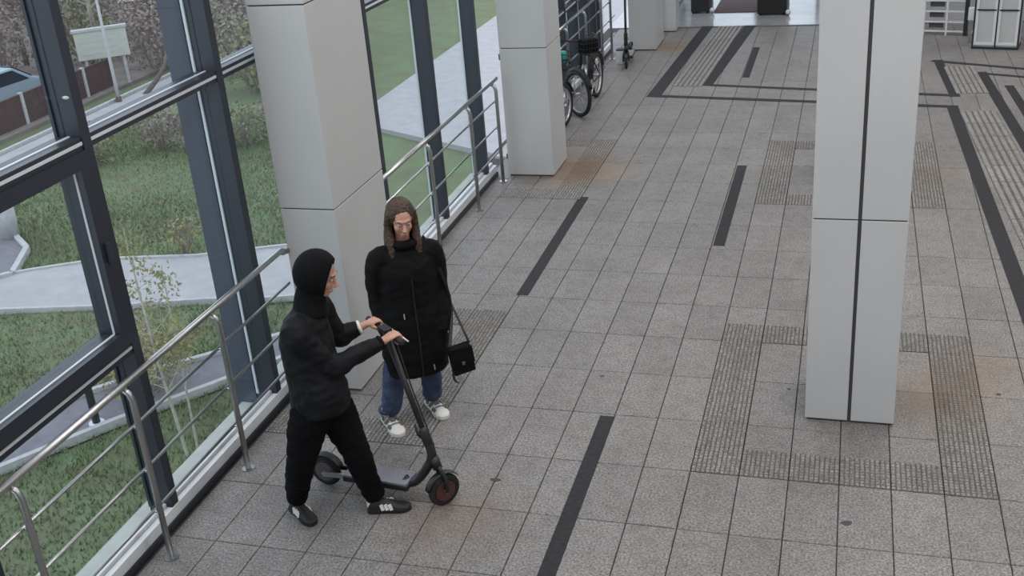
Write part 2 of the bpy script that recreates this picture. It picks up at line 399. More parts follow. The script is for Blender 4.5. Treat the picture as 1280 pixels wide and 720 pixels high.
# ceiling, far and side walls (out of frame, they close the hall)
ceil_ = MB().box((-4.42, -9, CEIL), (6.6, 20.2, CEIL + 0.2)).build('ceiling', 'ceiling', kind='structure', label='plain white hall ceiling')
MB().box((6.5, -9, 0), (6.7, 20.2, CEIL)).build('wall_right', 'wall', kind='structure', label='plain grey wall on the right side of the hall')
MB().box((-4.42, -9.2, 0), (6.7, -9, CEIL)).build('wall_front', 'wall', kind='structure', label='plain grey wall behind the viewpoint')
bw = struct('wall_back', 'grey wall with door openings at the far end of the hall')
for x0, x1 in ((-4.4, -3.4), (0.2, 6.6)): MB().box((x0, 18.0, -0.05), (x1, 18.2, CEIL)).build('wall_panel', 'wall', bw)
MB().box((-3.4, 18.0, 2.6), (0.2, 18.2, CEIL)).build('wall_panel', 'wall', bw)
lampm = MB().box((-.62, -.62, -.06), (.62, .62, 0)).mesh('housing', 'white_paint')
for i, (x, y) in enumerate(LAMPS):
    o = obj('light_housing', lampm, ceil_); o.location = (x, y, CEIL - 0.005)

# ---------------------------------------------------------------- columns
def clad(name, label, x0, x1, y0, y1, cat='column', split=True, top=CEIL, z0=0.0, joints=(1.44, 2.84, 4.24)):
    top = top - 0.012
    t = thing(name, label, cat, ((x0 + x1) / 2, (y0 + y1) / 2, 0))
    ox, oy = (x0 + x1) / 2, (y0 + y1) / 2; hx, hy = (x1 - x0) / 2, (y1 - y0) / 2
    MB().box((-hx + .012, -hy + .012, 0), (hx - .012, hy - .012, top)).build('core', 'groove', t)
    zs = [0.012] + list(joints) + [top]; g = 0.0045; th = 0.014
    for a, b in zip(zs[:-1], zs[1:]):
        for sgn in (-1, 1):
            for (h, ax) in ((hx, 0), (hy, 1)):
                cuts = [-h, 0, h] if split else [-h, h]
                for c, d in zip(cuts[:-1], cuts[1:]):
                    lo, hi = c + (.011 if c > -h else 0.0012), d - (.011 if d < h else 0.0012)
                    mb = MB()
                    if ax == 0: y = sgn * hy; mb.box((lo, min(y, y - sgn * th), a + g), (hi, max(y, y - sgn * th), b - g))
                    else: x = sgn * hx; mb.box((min(x, x - sgn * th), lo, a + g), (max(x, x - sgn * th), hi, b - g))
                    mb.build('panel', 'panel', t, bevel=0.004)
    return t
clad('column', 'free-standing white panelled square column in the foreground on the right', -0.535, 0.03, 1.33, 1.90)
clad('column', 'white panelled column hidden behind the foreground column', -0.57, 0.0, 6.13, 6.7)
clad('pilaster', 'white panelled pilaster by the window rail behind the two people', -4.135, -3.72, 1.24, 2.12, 'pilaster', False)
clad('pilaster', 'white panelled pilaster left of the parked bicycles', -3.975, -3.45, 6.1, 6.72, 'pilaster', False)
clad('pilaster', 'white pilaster behind the parked scooter and bicycles', -3.72, -3.29, 12.17, 12.95, 'pilaster', False)
clad('pilaster', 'farthest small white pilaster before the polished floor', -3.42, -3.17, 13.52, 13.9, 'pilaster', False)

# ---------------------------------------------------------------- glazed wall, near section
XI, XO, XG = -4.235, -4.40, -4.335       # inner face, outer face, pane plane of the frames
MW = 0.036
def pane(w, y0, y1, z0, z1, xg=XG):
    return MB().box((xg - 0.006, y0, z0), (xg + 0.006, y1, z1)).build('pane', 'glass', w)
def mullion(w, y, z0=0.0, z1=CEIL, xi=XI, xo=XO, hw=MW):
    m = MB().box((xo, y - hw, z0), (xi, y + hw, z1)).build('mullion', 'frame', w, bevel=0.003)
    MB().box((xo + .004, y - hw - 0.012, z0 + .12), (xo + 0.022, y - hw, z1)).build('edge_strip', 'edge_strip' if y > 0 else 'frame', m)  # narrow strip down the mullion side, pale on the farther ones
    return m
def transom(w, y0, y1, z, xi=XI, xo=XO, hh=0.035):
    m = MB().box((xo, y0, z - hh), (xi - 0.01, y1, z + hh)).build('transom', 'frame', w, bevel=0.003)
    MB().box((xi - 0.09, y0, z + hh - .001), (xi - 0.074, y1, z + hh + 0.005)).build('edge_strip', 'edge_strip', m)  # pale strip paints a thin highlight along the transom top
    MB().box((xi - 0.0105, y0, z - .006), (xi - 0.007, y1, z + .012)).build('glazing_bead', 'edge_strip', m)
    return m
def base(w, y0, y1, xi=XI):
    d = xi - XI
    MB().box((XO + d, y0, 0), (xi + 0.02, y1, 0.05)).build('bottom_rail', 'frame', w)
    MB().box((xi - 0.035, y0, 0.05), (xi + 0.006, y1, 0.125)).build('sill_profile', 'sill_white', w, bevel=0.003)
    MB().box((xi - 0.075, y0, 0.03), (xi - 0.04, y1, 0.15)).build('glazing_bead', 'edge_strip', w)
    MB().box((XO - 0.15 + d, y0, -0.25), (XO + 0.0 + d, y1, 0.02)).build('outer_ledge', 'sill', w)
YM = [-4.7, -3.27, -1.86, -0.46, 0.95]
ZT1, ZT2 = 2.46, 1.24
w1 = struct('window_1', 'glazed wall bay with dark opening sash nearest the viewpoint')
w2 = struct('window_2', 'tall glazed bay between two dark mullions overlooking the lawn')
w3 = struct('window_3', 'narrow glazed bay beside the first white pilaster')
w0 = struct('window_0', 'glazed bays left of the frame')
for i in (0, 1):
    mullion(w0, YM[i]); pane(w0, YM[i] + MW, YM[i + 1] - MW, ZT1 + .035, CEIL); pane(w0, YM[i] + MW, YM[i + 1] - MW, 0.12, ZT1 - .035); transom(w0, YM[i] + MW, YM[i + 1] - MW, ZT1); base(w0, YM[i], YM[i + 1])
# bay 1 with the sash
a, b = YM[2] + MW, YM[3] - MW
mullion(w1, YM[2]); mullion(w1, YM[3]); transom(w1, a, b, ZT1); transom(w1, a, b, ZT2, hh=0.04); base(w1, YM[2], YM[3] + .035)
pane(w1, a, b, ZT1 + .035, CEIL); pane(w1, a, b, 0.12, ZT2 - .04)
sash = MB()
s0, s1, sw = ZT2 + .04, ZT1 - .035, 0.085
sash.box((XO + .03, a, s0), (XI + .012, b, s0 + sw)).box((XO + .03, a, s1 - sw), (XI + .012, b, s1)).box((XO + .03, a, s0 + sw), (XI + .012, a + sw, s1 - sw)).box((XO + .03, b - sw, s0 + sw), (XI + .012, b, s1 - sw))
so = sash.build('sash', 'frame', w1)
MB().box((XG - .004, a + sw, s0 + sw), (XG + .008, b - sw, s1 - sw)).build('pane', 'glass', so)
gm = MB(); t = .006; gx0, gx1 = XI - .04, XI - .028
gm.box((gx0, b - sw - t, s0 + sw), (gx1, b - sw, s1 - sw)).box((gx0, a + sw, s0 + sw), (gx1, b - sw, s0 + sw + t)).box((gx0, a + sw, s1 - sw - t), (gx1, b - sw, s1 - sw))
gm.build('edge_strip', 'edge_strip', so)
MB().box((XI + .012, b - .055, (s0 + s1) / 2 - .06), (XI + .04, b - .03, (s0 + s1) / 2 + .06)).build('handle', 'frame', so, bevel=.004)
# bay 2 and a dark blue upright outside the glass by the second mullion
a, b = YM[3] + MW, YM[4] - MW
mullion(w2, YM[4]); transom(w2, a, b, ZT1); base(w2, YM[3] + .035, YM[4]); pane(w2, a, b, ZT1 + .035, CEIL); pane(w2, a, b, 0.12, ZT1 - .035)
MB().box((-4.585, 0.93, -4.5), (-4.42, 1.10, CEIL)).build('blue_upright', 'frame_blue', w2, bevel=.004)
MB().ell((-4.275, YM[3] - MW - .001, 2.71), (.022, .006, .010), 12, 8).build('sensor', 'edge_strip', w1, smooth=True)
# bay 3 up to the pilaster
a, b = YM[4] + MW, 2.03
transom(w3, a, b, ZT1); base(w3, YM[4], b); pane(w3, a, b, ZT1 + .035, CEIL); pane(w3, a, b, 0.12, ZT1 - .035)
MB().box((XO, 2.03, 0), (-4.145, 2.15, CEIL - .01)).build('wall_left', 'panel', kind='structure', label='strip of wall behind the first pilaster')
# farther bays
def far_bay(n, label, x, y0, y1, ms, zts, xo=None):
    w = struct('window_%d' % n, label); d = x - XI
    for y in ms: mullion(w, y, xi=x, xo=XO + d)
    ys = sorted(set([y0] + ms + [y1]))
    for p, q in zip(ys[:-1], ys[1:]):
        for z in zts: transom(w, p, q, z, xi=x, xo=XO + d)
        zz = [0.12] + list(zts) + [CEIL]
        for r, s in zip(zz[:-1], zz[1:]): pane(w, p, q, r, s, XG + d)
        base(w, p, q, xi=x)
    return w
far_bay(4, 'glazed bay between the first and second pilasters', -4.12, 2.15, 6.1, [3.05, 4.45, 5.8], [2.46])
far_bay(5, 'glazed bay with dark mullions behind the parked bicycles', -4.02, 6.72, 12.2, [7.2, 7.9, 8.6, 9.3, 10.0, 10.7, 11.2, 11.6], [2.46, 1.2])
far_bay(6, 'small far glazed bay past the last pilasters', -3.45, 12.95, 18, [13.45, 14.6, 15.6, 16.8], [2.46])

# ---------------------------------------------------------------- stainless railings
def railing(name, label, x, y0, y1, posts, zs, ztop, end_wall=None, start_wall=None, pr=0.019):
    t = thing(name, label, 'railing', (x, (y0 + y1) / 2, 0)); oy = (y0 + y1) / 2
    path = [(0, y0 - oy, ztop), (0, y1 - oy, ztop)]
    if end_wall: path = [(0, y0 - oy, ztop), (0, y1 - .05 - oy, ztop), (-.004, y1 - oy - .02, ztop - .008), (-0.012, y1 - oy, ztop - .03), (-0.012, end_wall - oy, ztop - .045)]
    MB().tube(path, 0.0215, 14).build('handrail', 'steel', t, smooth=True)
    for y in posts:
        p = MB().tube([(.045, y - oy, 0.004), (.045, y - oy, ztop - .09), (.03, y - oy, ztop - .045), (0, y - oy, ztop - .018)], pr, 12).build('post', 'steel', t, smooth=True)
        MB().tube([(.045, y - oy, 0), (.045, y - oy, .008)], .042, 16).build('base_plate', 'steel', p)
        for z in zs: MB().tube([(0.0, y - oy, z), (.045, y - oy, z)], .008, 8).build('rail_bracket', 'steel', p, smooth=True)
    for z in zs: MB().tube([(0, y0 - oy, z), (0, y1 - oy, z)], 0.0105, 10).build('crossbar', 'steel', t, smooth=True)
    return t
railing('railing', 'stainless steel railing along the near windows, left of the people', -4.125, -3.6, 1.17, [0.15, -0.80, -1.74, -2.7], [0.90, 0.61, 0.33], 1.165, end_wall=1.243)
railing('railing', 'stainless steel railing between the first two pilasters, behind the people', -4.03, 2.14, 6.08, [2.6, 3.8, 5.0, 5.9], [0.90, 0.61, 0.33], 1.12)
railing('railing', 'pale steel railing behind the parked bicycles', -3.93, 6.74, 12.1, [7.6, 8.8, 9.9, 10.9, 11.6], [0.86, 0.58, 0.30], 1.10)

# small box left by the parked scooter
t = thing('storage_box', 'small white box standing beside the parked scooter at the far railing', 'box', (-3.70, 11.34, 0))
MB().box((-.055, -.05, 0), (.055, .05, .20)).build('body', 'white_paint', t, bevel=.008); MB().box((-.058, -.053, .20), (.058, .053, .225)).build('lid', 'dark_panel', t, bevel=.005)

# ---------------------------------------------------------------- far end
pf = MB().box((-4.42, 13.92, -0.25), (6.6, 22, -0.002)).build('floor_polished', 'polished', kind='structure', label='shiny polished floor at the far end of the hall')
MB().box((-2.72, 15.05, -0.001), (-1.9, 17.6, 0.012)).build('door_mat', 'mat_red', label='dark reddish door mat on the polished floor at the far end', cat='mat', bevel=.004)
def bin_(name, label, x0, x1, y0, y1, h):
    t = thing(name, label, 'bin', ((x0 + x1) / 2, (y0 + y1) / 2, 0)); w, d = (x1 - x0) / 2, (y1 - y0) / 2
    MB().box((-w, -d, .03), (w, d, h)).build('body', 'black', t, bevel=.012)
    MB().box((-w - .01, -d - .01, h), (w + .01, d + .01, h + .05)).build('lid', 'black', t, bevel=.01)
    MB().box((-w * .6, -d - .012, h * .55), (w * .6, -d - .002, h * .8)).build('front_panel', 'white_paint', t)
    for sx in (-1, 1):
        for sy in (-1, 1): MB().tube([(sx * w * .8, sy * d * .8, 0), (sx * w * .8, sy * d * .8, .04)], .02, 8).build('foot', 'rubber', t)
    return t
bin_('floor_bin', 'black box bin left of the door mat at the far end', -3.12, -2.80, 15.0, 15.4, 0.75)
bin_('floor_bin', 'wide black box bin right of the door mat at the far end', -1.93, -1.43, 14.7, 15.2, 0.75)
for x, y, lb in ((-2.74, 15.02, 'small white knob bollard beside the left black bin'), (-1.40, 14.68, 'small white knob bollard beside the wide black bin')):
    t = thing('barrier_post', lb, 'post', (x, y, 0)); MB().tube([(0, 0, 0), (0, 0, .95)], .018, 10).build('pole', 'steel', t, smooth=True)
    MB().ell((0, 0, .06), (.045, .045, .045), 14, 10).build('knob', 'white_paint', t, smooth=True)
dw = struct('door_1', 'glazed double doors at the far end of the hall')
for x in (-3.4, -2.2, -1.0, 0.2): MB().box((x - .04, 18.03, 0), (x + .04, 18.15, 2.6)).build('door_frame', 'frame', dw)
for x in (-3.4, -2.2, -1.0): MB().box((x + .04, 18.08, .08), (x + 1.16, 18.09, 2.55)).build('pane', 'glass', dw); MB().box((x + .04, 18.04, 0), (x + 1.16, 18.13, .10)).build('kick_rail', 'frame', dw)

# barrier and cabinet on the far right
t = thing('barrier_fence', 'white metal barrier fence with horizontal rails at the far right', 'fence', (1.0, 12.95, 0), math.radians(-12))
for x in (-.62, -.28, .05, .33): MB().box((x - .014, -.014, 0), (x + .014, .014, 1.15)).build('upright', 'white_paint', t)
for z in (.06, .20, .36, .52, .68, .84, 1.0, 1.15): MB().box((-.62, -.010, z - .011), (.33, .010, z + .011)).build('rail', 'white_paint', t)
for x0, x1 in ((-.60, -.30), (-.26, .03)):
    for z in (.10, .26, .42, .58, .74): MB().box((x0 + .05, .05, z), (x1 - .03, .07, z + .085)).build('infill_panel', 'dark_panel', t)
MB().box((.30, -.03, 0), (.36, .03, 1.3)).build('end_post', 'frame', t)
MB().box((.37, .02, 0.03), (.50, .10, .06)).build('foot', 'white_paint', t)
t = thing('control_box', 'small white control box beside the barrier fence', 'box', (1.345, 12.40, 0), math.radians(-10))
MB().box((-.045, -.04, .34), (.045, .04, .52)).build('housing', 'white_paint', t, bevel=.006); MB().box((-.018, -.018, 0), (.018, .018, .35)).build('stand', 'steel', t); MB().box((-.03, -.045, .40), (.03, -.038, .50)).build('face', 'sill_white', t)
t = thing('glazed_cabinet', 'glazed cabinet with two white framed doors at the far right', 'cabinet', (1.655, 11.98, 0), math.radians(-12))
MB().box((-.30, .0, .03), (.30, .40, 1.9)).build('body', 'white_paint', t)
for i, (x0, x1) in enumerate(((-.29, -.01), (.01, .29))):
    d = MB(); z0, z1, w = .06, 1.86, .035
    d.box((x0, -.03, z0), (x0 + w, 0, z1)).box((x1 - w, -.03, z0), (x1, 0, z1)).box((x0 + w, -.03, z0), (x1 - w, 0, z0 + w)).box((x0 + w, -.03, z1 - w), (x1 - w, 0, z1))
    o = d.build('door', 'sill_white', t)
    for z in (.55, .78, 1.2): MB().box((x0 + .01, -.034, z), (x1 - .01, -.022, z + .022)).build('glazing_bar', 'frame', o)
    MB().box((x0 + w, -.014, z0 + w), (x1 - w, -.006, z1 - w)).build('pane', 'panel', o)
for x in (-.315, -.01, .295): MB().box((x, -.035, 0), (x + .02, .0, 1.9)).build('frame_post', 'frame', t)
MB().box((-.315, -.03, 0), (.315, .38, .03)).build('plinth', 'frame', t)

# ================================================================== SCOOTERS AND BICYCLES
def scooter(name, label, rear, front, steer_dir, bar_c, bar_ax, group=None):
    """REAR, FRONT: ground points; STEER_DIR: heading of the front wheel; BAR_C: handlebar centre; BAR_AX: its axis"""
    t = thing(name, label, 'scooter', (0, 0, 0), group=group)
    R_ = .108; rear, front = V((*rear, R_)), V((*front, R_)); h = (front - rear); h.z = 0; h.normalize(); side = V((h.y, -h.x, 0)); Zv = V((0, 0, 1))
    sd = V((*steer_dir, 0)).normalized(); sn = V((sd.y, -sd.x, 0))
    for c, ax, nm, hubm in ((rear, side, 'rear_wheel', 'hub_grey'), (front, sn, 'front_wheel', 'hub_red')):
        w = MB().torus(c, ax, R_ - .021, .021, 40, 12, .019).build(nm, 'rubber', t, smooth=True)
        MB().tube([c - ax * .020, c - ax * .024, c + ax * .024, c + ax * .020], [.070, .062, .062, .070], 28).build('hub', hubm, w, smooth=False)
        MB().torus(c, ax, .076, .008, 32, 8, .022).build('rim', 'scoot_black', w, smooth=True)
        MB().tube([c - ax * .045, c + ax * .045], .010, 10).build('axle', 'silver', w)
    # deck
    zt = .155; a = rear + h * .17; b = front - h * .22; a.z = b.z = zt - .012
    MB().obox((a + b) / 2, h * ((b - a).length / 2), side * .075, Zv * .008).build('deck', 'deck_grey', t, bevel=.003)
    a2, b2 = a.copy(), b.copy(); a2.z = b2.z = .118
    MB().obox((a2 + b2) / 2, h * ((b2 - a2).length / 2 + .005), side * .078, Zv * .018).build('deck_body', 'scoot_black', t, bevel=.008)
    # neck from deck to head tube, fork
    head_lo = front - h * .03 + Zv * .17; bar_c = V(bar_c); axis = (bar_c - head_lo).normalized()
    n0 = b + V((0, 0, -.01))
    MB().tube([n0 - h * .05, n0 + h * .035 + Zv * .005, head_lo - h * .02 + axis * .04, head_lo + axis * .16], [(.026, .05), (.028, .036), (.030, .032), .026], 14, ref=None, smooth=4).build('neck', 'scoot_black', t, smooth=True)
    for s in (-1, 1):
        MB().tube([front + sn * s * .040, front + sn * s * .042 + Zv * .09, head_lo + sn * s * .022 + Zv * .0], .013, 10, smooth=3).build('fork_leg', 'scoot_black', t, smooth=True)
    fg = MB(); pts = []
    for k in range(11):
        an = math.radians(35 + k * 13); pts.append(front + sd * (math.cos(an) * .122) + Zv * (math.sin(an) * .122))
    fg.tube(pts, [(.004, .026)] * 11, 8).build('front_fender', 'scoot_black', t, smooth=True)
    MB().tube([head_lo - axis * .02, head_lo + axis * .06], .030, 16).build('head_tube', 'scoot_black', t, smooth=True)
    L = (bar_c - head_lo).length
    MB().tube([head_lo, head_lo + axis * (L - .01)], .0185, 14).build('stem', 'scoot_black', t, smooth=True)
    co = MB().tube([head_lo + axis * .13, head_lo + axis * .15, head_lo + axis * .24, head_lo + axis * .26], [.022, .030, .030, .020], 14).build('folding_joint', 'scoot_black', t, smooth=True)
    MB().tube([head_lo + axis * .17 - h * .02, head_lo + axis * .20 - h * .05, head_lo + axis * .27 - h * .045], .008, 8).build('latch_lever', 'scoot_black', co, smooth=True)
    ba = V((*bar_ax, 0)).normalized()
    hb = MB().tube([bar_c - ba * .21, bar_c + ba * .21], .0145, 12).build('handlebar', 'scoot_black', t, smooth=True)
    for s in (-1, 1):
        MB().tube([bar_c + ba * s * .09, bar_c + ba * s * .215], .0185, 14).build('grip', 'rubber', hb, smooth=True)
        MB().tube([bar_c + ba * s * .085 + sd * .01, bar_c + ba * s * .09 + sd * .045 - Zv * .01, bar_c + ba * s * .19 + sd * .05 - Zv * .02], .006, 8).build('brake_lever', 'silver', hb, smooth=True)
    MB().obox(bar_c + Zv * .012, ba * .045, sd * .028, Zv * .012).build('display', 'scoot_black', hb, bevel=.006)
    MB().tube([bar_c + sd * .018 - Zv * .03, bar_c + sd * .05 - Zv * .03], [.022, .026], 14).build('headlight', 'silver', t, smooth=True)
    # rear fender and lamp
    pts = [rear + h * (math.cos(math.radians(an)) * .125) + Zv * (math.sin(math.radians(an)) * .125) for an in range(20, 166, 14)]
    fd = MB().tube(pts, [(.004, .030)] * len(pts), 8).build('rear_fender', 'scoot_black', t, smooth=True)
    MB().obox(rear - h * .125 + Zv * .035, h * .008, side * .02, Zv * .012).build('tail_light', 'hub_red', fd, bevel=.003)
    for s in (-1, 1): MB().beam(rear + side * s * .045, a2 + side * s * .045 + Zv * .0, .012, .03).build('rear_bracket', 'silver' if s == 1 else 'scoot_black', t)
    MB().tube([a2 + h * .22 + side * .07, a2 + h * .15 + side * .11 - Zv * .085], .007, 8).build('kickstand', 'scoot_black', t, smooth=True)
    cb = bar_c + sd * .02
    MB().tube([cb + ba * .06, cb + sd * .04 - Zv * .08, head_lo + axis * (L * .6) + sd * .03, head_lo + axis * .12 + sd * .03], .0045, 6, smooth=5).build('brake_cable', 'black', t, smooth=True)
    return t
scooter('electric_scooter', 'black electric scooter with grey deck held by the person in black', (-3.46, 0.075), (-2.63, 0.0), (.64, .77), (-2.93, 0.108, 1.13), (.77, -.64))
scooter('electric_scooter', 'black scooter parked upright against the railing by the far pilaster', (-3.62, 11.75), (-3.55, 11.0), (.2, -1), (-3.56, 11.12, 1.12), (1, .1))

def bicycle(name, label, base_pt, ang, steer, wr=.28, wb=.98, colr='black', basket=None, group=None):
    t = thing(name, label, 'bicycle', (*base_pt, 0), ang, group)   # local: front wheel at origin, bike runs towards -x behind it
    Zv = V((0, 0, 1)); F = V((0, 0, wr)); B = V((-wb, 0, wr)); sd = V((math.cos(steer), math.sin(steer), 0)); sn = V((sd.y, -sd.x, 0)); Yv = V((0, 1, 0))
    head = V((-.20, 0, wr + .34)); top = V((-.245, 0, wr + .50))
    for c, ax, d, nm in ((F, sn, sd, 'front_wheel'), (B, Yv, V((1, 0, 0)), 'rear_wheel')):
        w = MB().torus(c, ax, wr - .027, .027, 44, 10).build(nm, 'rubber', t, smooth=True)
        MB().torus(c, ax, wr - .056, .009, 40, 8, .013).build('rim', 'silver', w, smooth=True)
        MB().tube([c - ax * .045, c + ax * .045], .02, 12).build('hub', 'silver', w, smooth=True)
        for k in range(16):
            a = 2 * PI * k / 16; e = d * math.cos(a) + Zv * math.sin(a)
            MB().tube([c + ax * .02 * (1 if k % 2 else -1) + e * .018, c + e * (wr - .058)], .0018, 4, caps=False).build('spoke', 'silver', w)
        n = 14; pts = [c + (d * math.cos(2.6 * q / n + .35) + Zv * math.sin(2.6 * q / n + .35)) * (wr + .03) for q in range(n + 1)]
        MB().tube(pts, [(.003, .028)] * (n + 1), 8).build('mudguard', colr, w, smooth=True)
    bb = V((-wb * .56, 0, wr - .02)); seat = V((-wb * .68, 0, wr + .42)); sq = seat - V((.02, 0, .08))
    fr = MB()
    for p, q, r in ((head, bb, .019), (top, sq, .016), (bb, seat, .016)): fr.tube([p, q], r, 12)
    for s in (-1, 1): fr.tube([bb + Yv * s * .03, B + Yv * s * .055], .010, 8).tube([sq + Yv * s * .015, B + Yv * s * .055], .008, 8)
    fr.tube([head, top], .021, 12); fr.build('frame', colr, t, smooth=True)
    for s in (-1, 1): MB().tube([F + sn * s * .05, F + sn * s * .05 + Zv * .18, head + sn * s * .03 - Zv * .01], .012, 8, smooth=3).build('fork_leg', 'silver', t, smooth=True)
    MB().tube([head, top + V((-.03, 0, .12))], .014, 10).build('steerer', 'silver', t, smooth=True)
    hc = top + V((-.03, 0, .13)); hb = MB().tube([hc + sn * .27 - sd * .10 + Zv * .03, hc + sn * .2 + Zv * .03, hc, hc - sn * .2 + Zv * .03, hc - sn * .27 - sd * .10 + Zv * .03], .011, 10, smooth=4).build('handlebar', 'black', t, smooth=True)
    for s in (-1, 1): MB().tube([hc + sn * s * .255 - sd * .06 + Zv * .03, hc + sn * s * .275 - sd * .15 + Zv * .03], .016, 10).build('grip', 'rubber', hb, smooth=True)
    MB().tube([seat, seat + V((-.02, 0, .10))], .012, 10).build('seat_post', 'silver', t, smooth=True)
    sc = seat + V((-.03, 0, .12)); MB().tube([sc + V((.15, 0, 0)), sc + V((.05, 0, .005)), sc + V((-.06, 0, .01)), sc + V((-.13, 0, .01))], [(.02, .02), (.025, .04), (.03, .085), (.02, .07)], 14, ref=(0, 0, 1), smooth=3).build('saddle', 'black', t, smooth=True)
    ck = MB().tube([bb + Yv * .04, bb + Yv * .045], .075, 24).build('chainring', 'silver', t)
    for s in (-1, 1):
        e = bb + Yv * s * .07 + V((s * .12, 0, -s * .10)); MB().tube([bb + Yv * s * .06, e], .009, 8).build('crank', 'silver', ck, smooth=True); MB().obox(e + Yv * s * .05, (.045, 0, 0), (0, .04, 0), (0, 0, .01)).build('pedal', 'black', ck)
    if basket:
        c = hc + sd * .16 - Zv * .03; k = MB(); w, d, h = .13, .10, .10
        for z in (-1, -.3, .4, 1):
            k.tube([c + sn * w + sd * d + Zv * h * z, c - sn * w + sd * d + Zv * h * z, c - sn * w - sd * d + Zv * h * z, c + sn * w - sd * d + Zv * h * z, c + sn * w + sd * d + Zv * h * z], .004, 6)
        for i in range(7):
            for q in (-1, 1): k.tube([c + sn * w * (i / 3 - 1) + sd * d * q - Zv * h, c + sn * w * (i / 3 - 1) + sd * d * q + Zv * h], .003, 6)
        k.build('basket', 'black', t); MB().obox(c - Zv * .09, sn * .12, sd * .09, Zv * .006).build('basket_floor', 'black', t)
        if basket == 'bag': MB().obox(c + Zv * .05, sn * .085, sd * .06, Zv * .07).build('pannier_bag', 'teal', t, bevel=.025)
        else: MB().obox(c - Zv * .01, sn * .11, sd * .08, Zv * .085).build('basket_bag', 'black_fabric', t, bevel=.03)
    return t
bicycle('bicycle', 'black bicycle with front wheel turned, parked just right of the second pilaster', (-3.70, 8.46), math.radians(-92), math.radians(48), wr=.30, wb=.98, basket='dark')
bicycle('bicycle', 'bicycle with a teal bag on its bars, half hidden by the second pilaster', (-3.79, 8.02), math.radians(86), math.radians(-6), wr=.27, wb=.9, basket='bag')

# ================================================================== PEOPLE
def hand_on_bar(mb, wrist, c, ax, fwdv):
    """palm and five fingers closed on a bar through C along AX; FWDV points from wrist over the bar"""
    c, ax, d = V(c), V(ax).normalized(), V(fwdv); d = (d - ax * d.dot(ax)); d.z = 0; d.normalize(); z = V((0, 0, 1)); wrist = V(wrist)
    pal = c - d * .028 + z * .020
    mb.tube([wrist, wrist * .45 + pal * .55, pal, c + z * .026 + d * .006], [(.024, .028), (.020, .034), (.017, .042), (.012, .040)], 12, ref=z, smooth=3)
    for i, ln in enumerate((.94, 1.04, 1.0, .86)):
        o = c + ax * (-.033 + .022 * i)
        mb.tube([o + z * .027 + d * .004, o + (z * .017 + d * .027) * ln, o + (-z * .010 + d * .030) * ln, o + (-z * .028 + d * .008) * ln, o - z * .026 - d * .012], [.0098, .0094, .009, .0085, .0075], 8, smooth=2)
    o = c - d * .03 + ax * -.042 + z * .006
    mb.tube([o + ax * .012 - d * .01, o - ax * .006 + d * .012 - z * .012, o + d * .035 - z * .026, o + d * .05 - z * .028 + ax * .01], [.013, .0115, .010, .008], 8, smooth=2)

def head_shape(mb, c, f, tilt=0.0, s=1.0):
    """skull, jaw, nose, ears, lips; F = horizontal facing, tilt = radians the face looks down"""
    f = V((*f, 0)).normalized(); rgt = V((f.y, -f.x, 0)); z = V((0, 0, 1))
    F = f * math.cos(tilt) - z * math.sin(tilt); U = f * math.sin(tilt) + z * math.cos(tilt); ax = (F, rgt, U); c = V(c)
    P = lambda a, b, e: c + F * a * s + rgt * b * s + U * e * s
    mb.ell(P(-.012, 0, .025), (.098 * s, .076 * s, .095 * s), 20, 14, ax)
    mb.ell(P(.028, 0, -.035), (.062 * s, .060 * s, .080 * s), 18, 12, ax)
    mb.ell(P(.062, 0, -.092), (.026 * s, .030 * s, .022 * s), 12, 8, ax)
    mb.tube([P(.088, 0, .012), P(.104, 0, -.015), P(.116, 0, -.032)], [.009 * s, .012 * s, .015 * s], 10)
    mb.ell(P(.100, 0, -.036), (.016 * s, .020 * s, .010 * s), 10, 8, ax)
    mb.ell(P(.086, 0, -.064), (.014 * s, .026 * s, .008 * s), 10, 8, ax); mb.ell(P(.084, 0, -.075), (.013 * s, .023 * s, .008 * s), 10, 8, ax)
    mb.ell(P(.075, 0, .035), (.022 * s, .050 * s, .012 * s), 12, 8, ax)
    for q in (-1, 1):
        mb.ell(P(-.008, q * .078, -.008), (.020 * s, .010 * s, .032 * s), 10, 8, ax); mb.ell(P(.055, q * .038, -.03), (.028 * s, .022 * s, .024 * s), 10, 8, ax)
    return P, ax
def face_parts(P, ax, person, hair, s=1.0):
    for q in (-1, 1):
        e = MB().ell(P(.077, q * .031, .008), (.012 * s, .014 * s, .0062 * s), 12, 8, ax).build('eye', 'eye_white', person, smooth=True)
        MB().ell(P(.0855, q * .031, .0065), (.0048 * s, .0062 * s, .0056 * s), 10, 8, ax).build('iris', 'iris', e, smooth=True)
        MB().tube([P(.089, q * .016, .034), P(.089, q * .033, .038), P(.076, q * .052, .033)], [.0025 * s, .0035 * s, .002 * s], 8, smooth=2).build('eyebrow', hair, person, smooth=True)
    MB().tube([P(.088, -.024, -.070), P(.0985, 0, -.0685), P(.088, .024, -.070)], [(.002 * s, .003 * s), (.0055 * s, .004 * s), (.002 * s, .003 * s)], 8, smooth=2).build('mouth', 'lip', person, smooth=True)

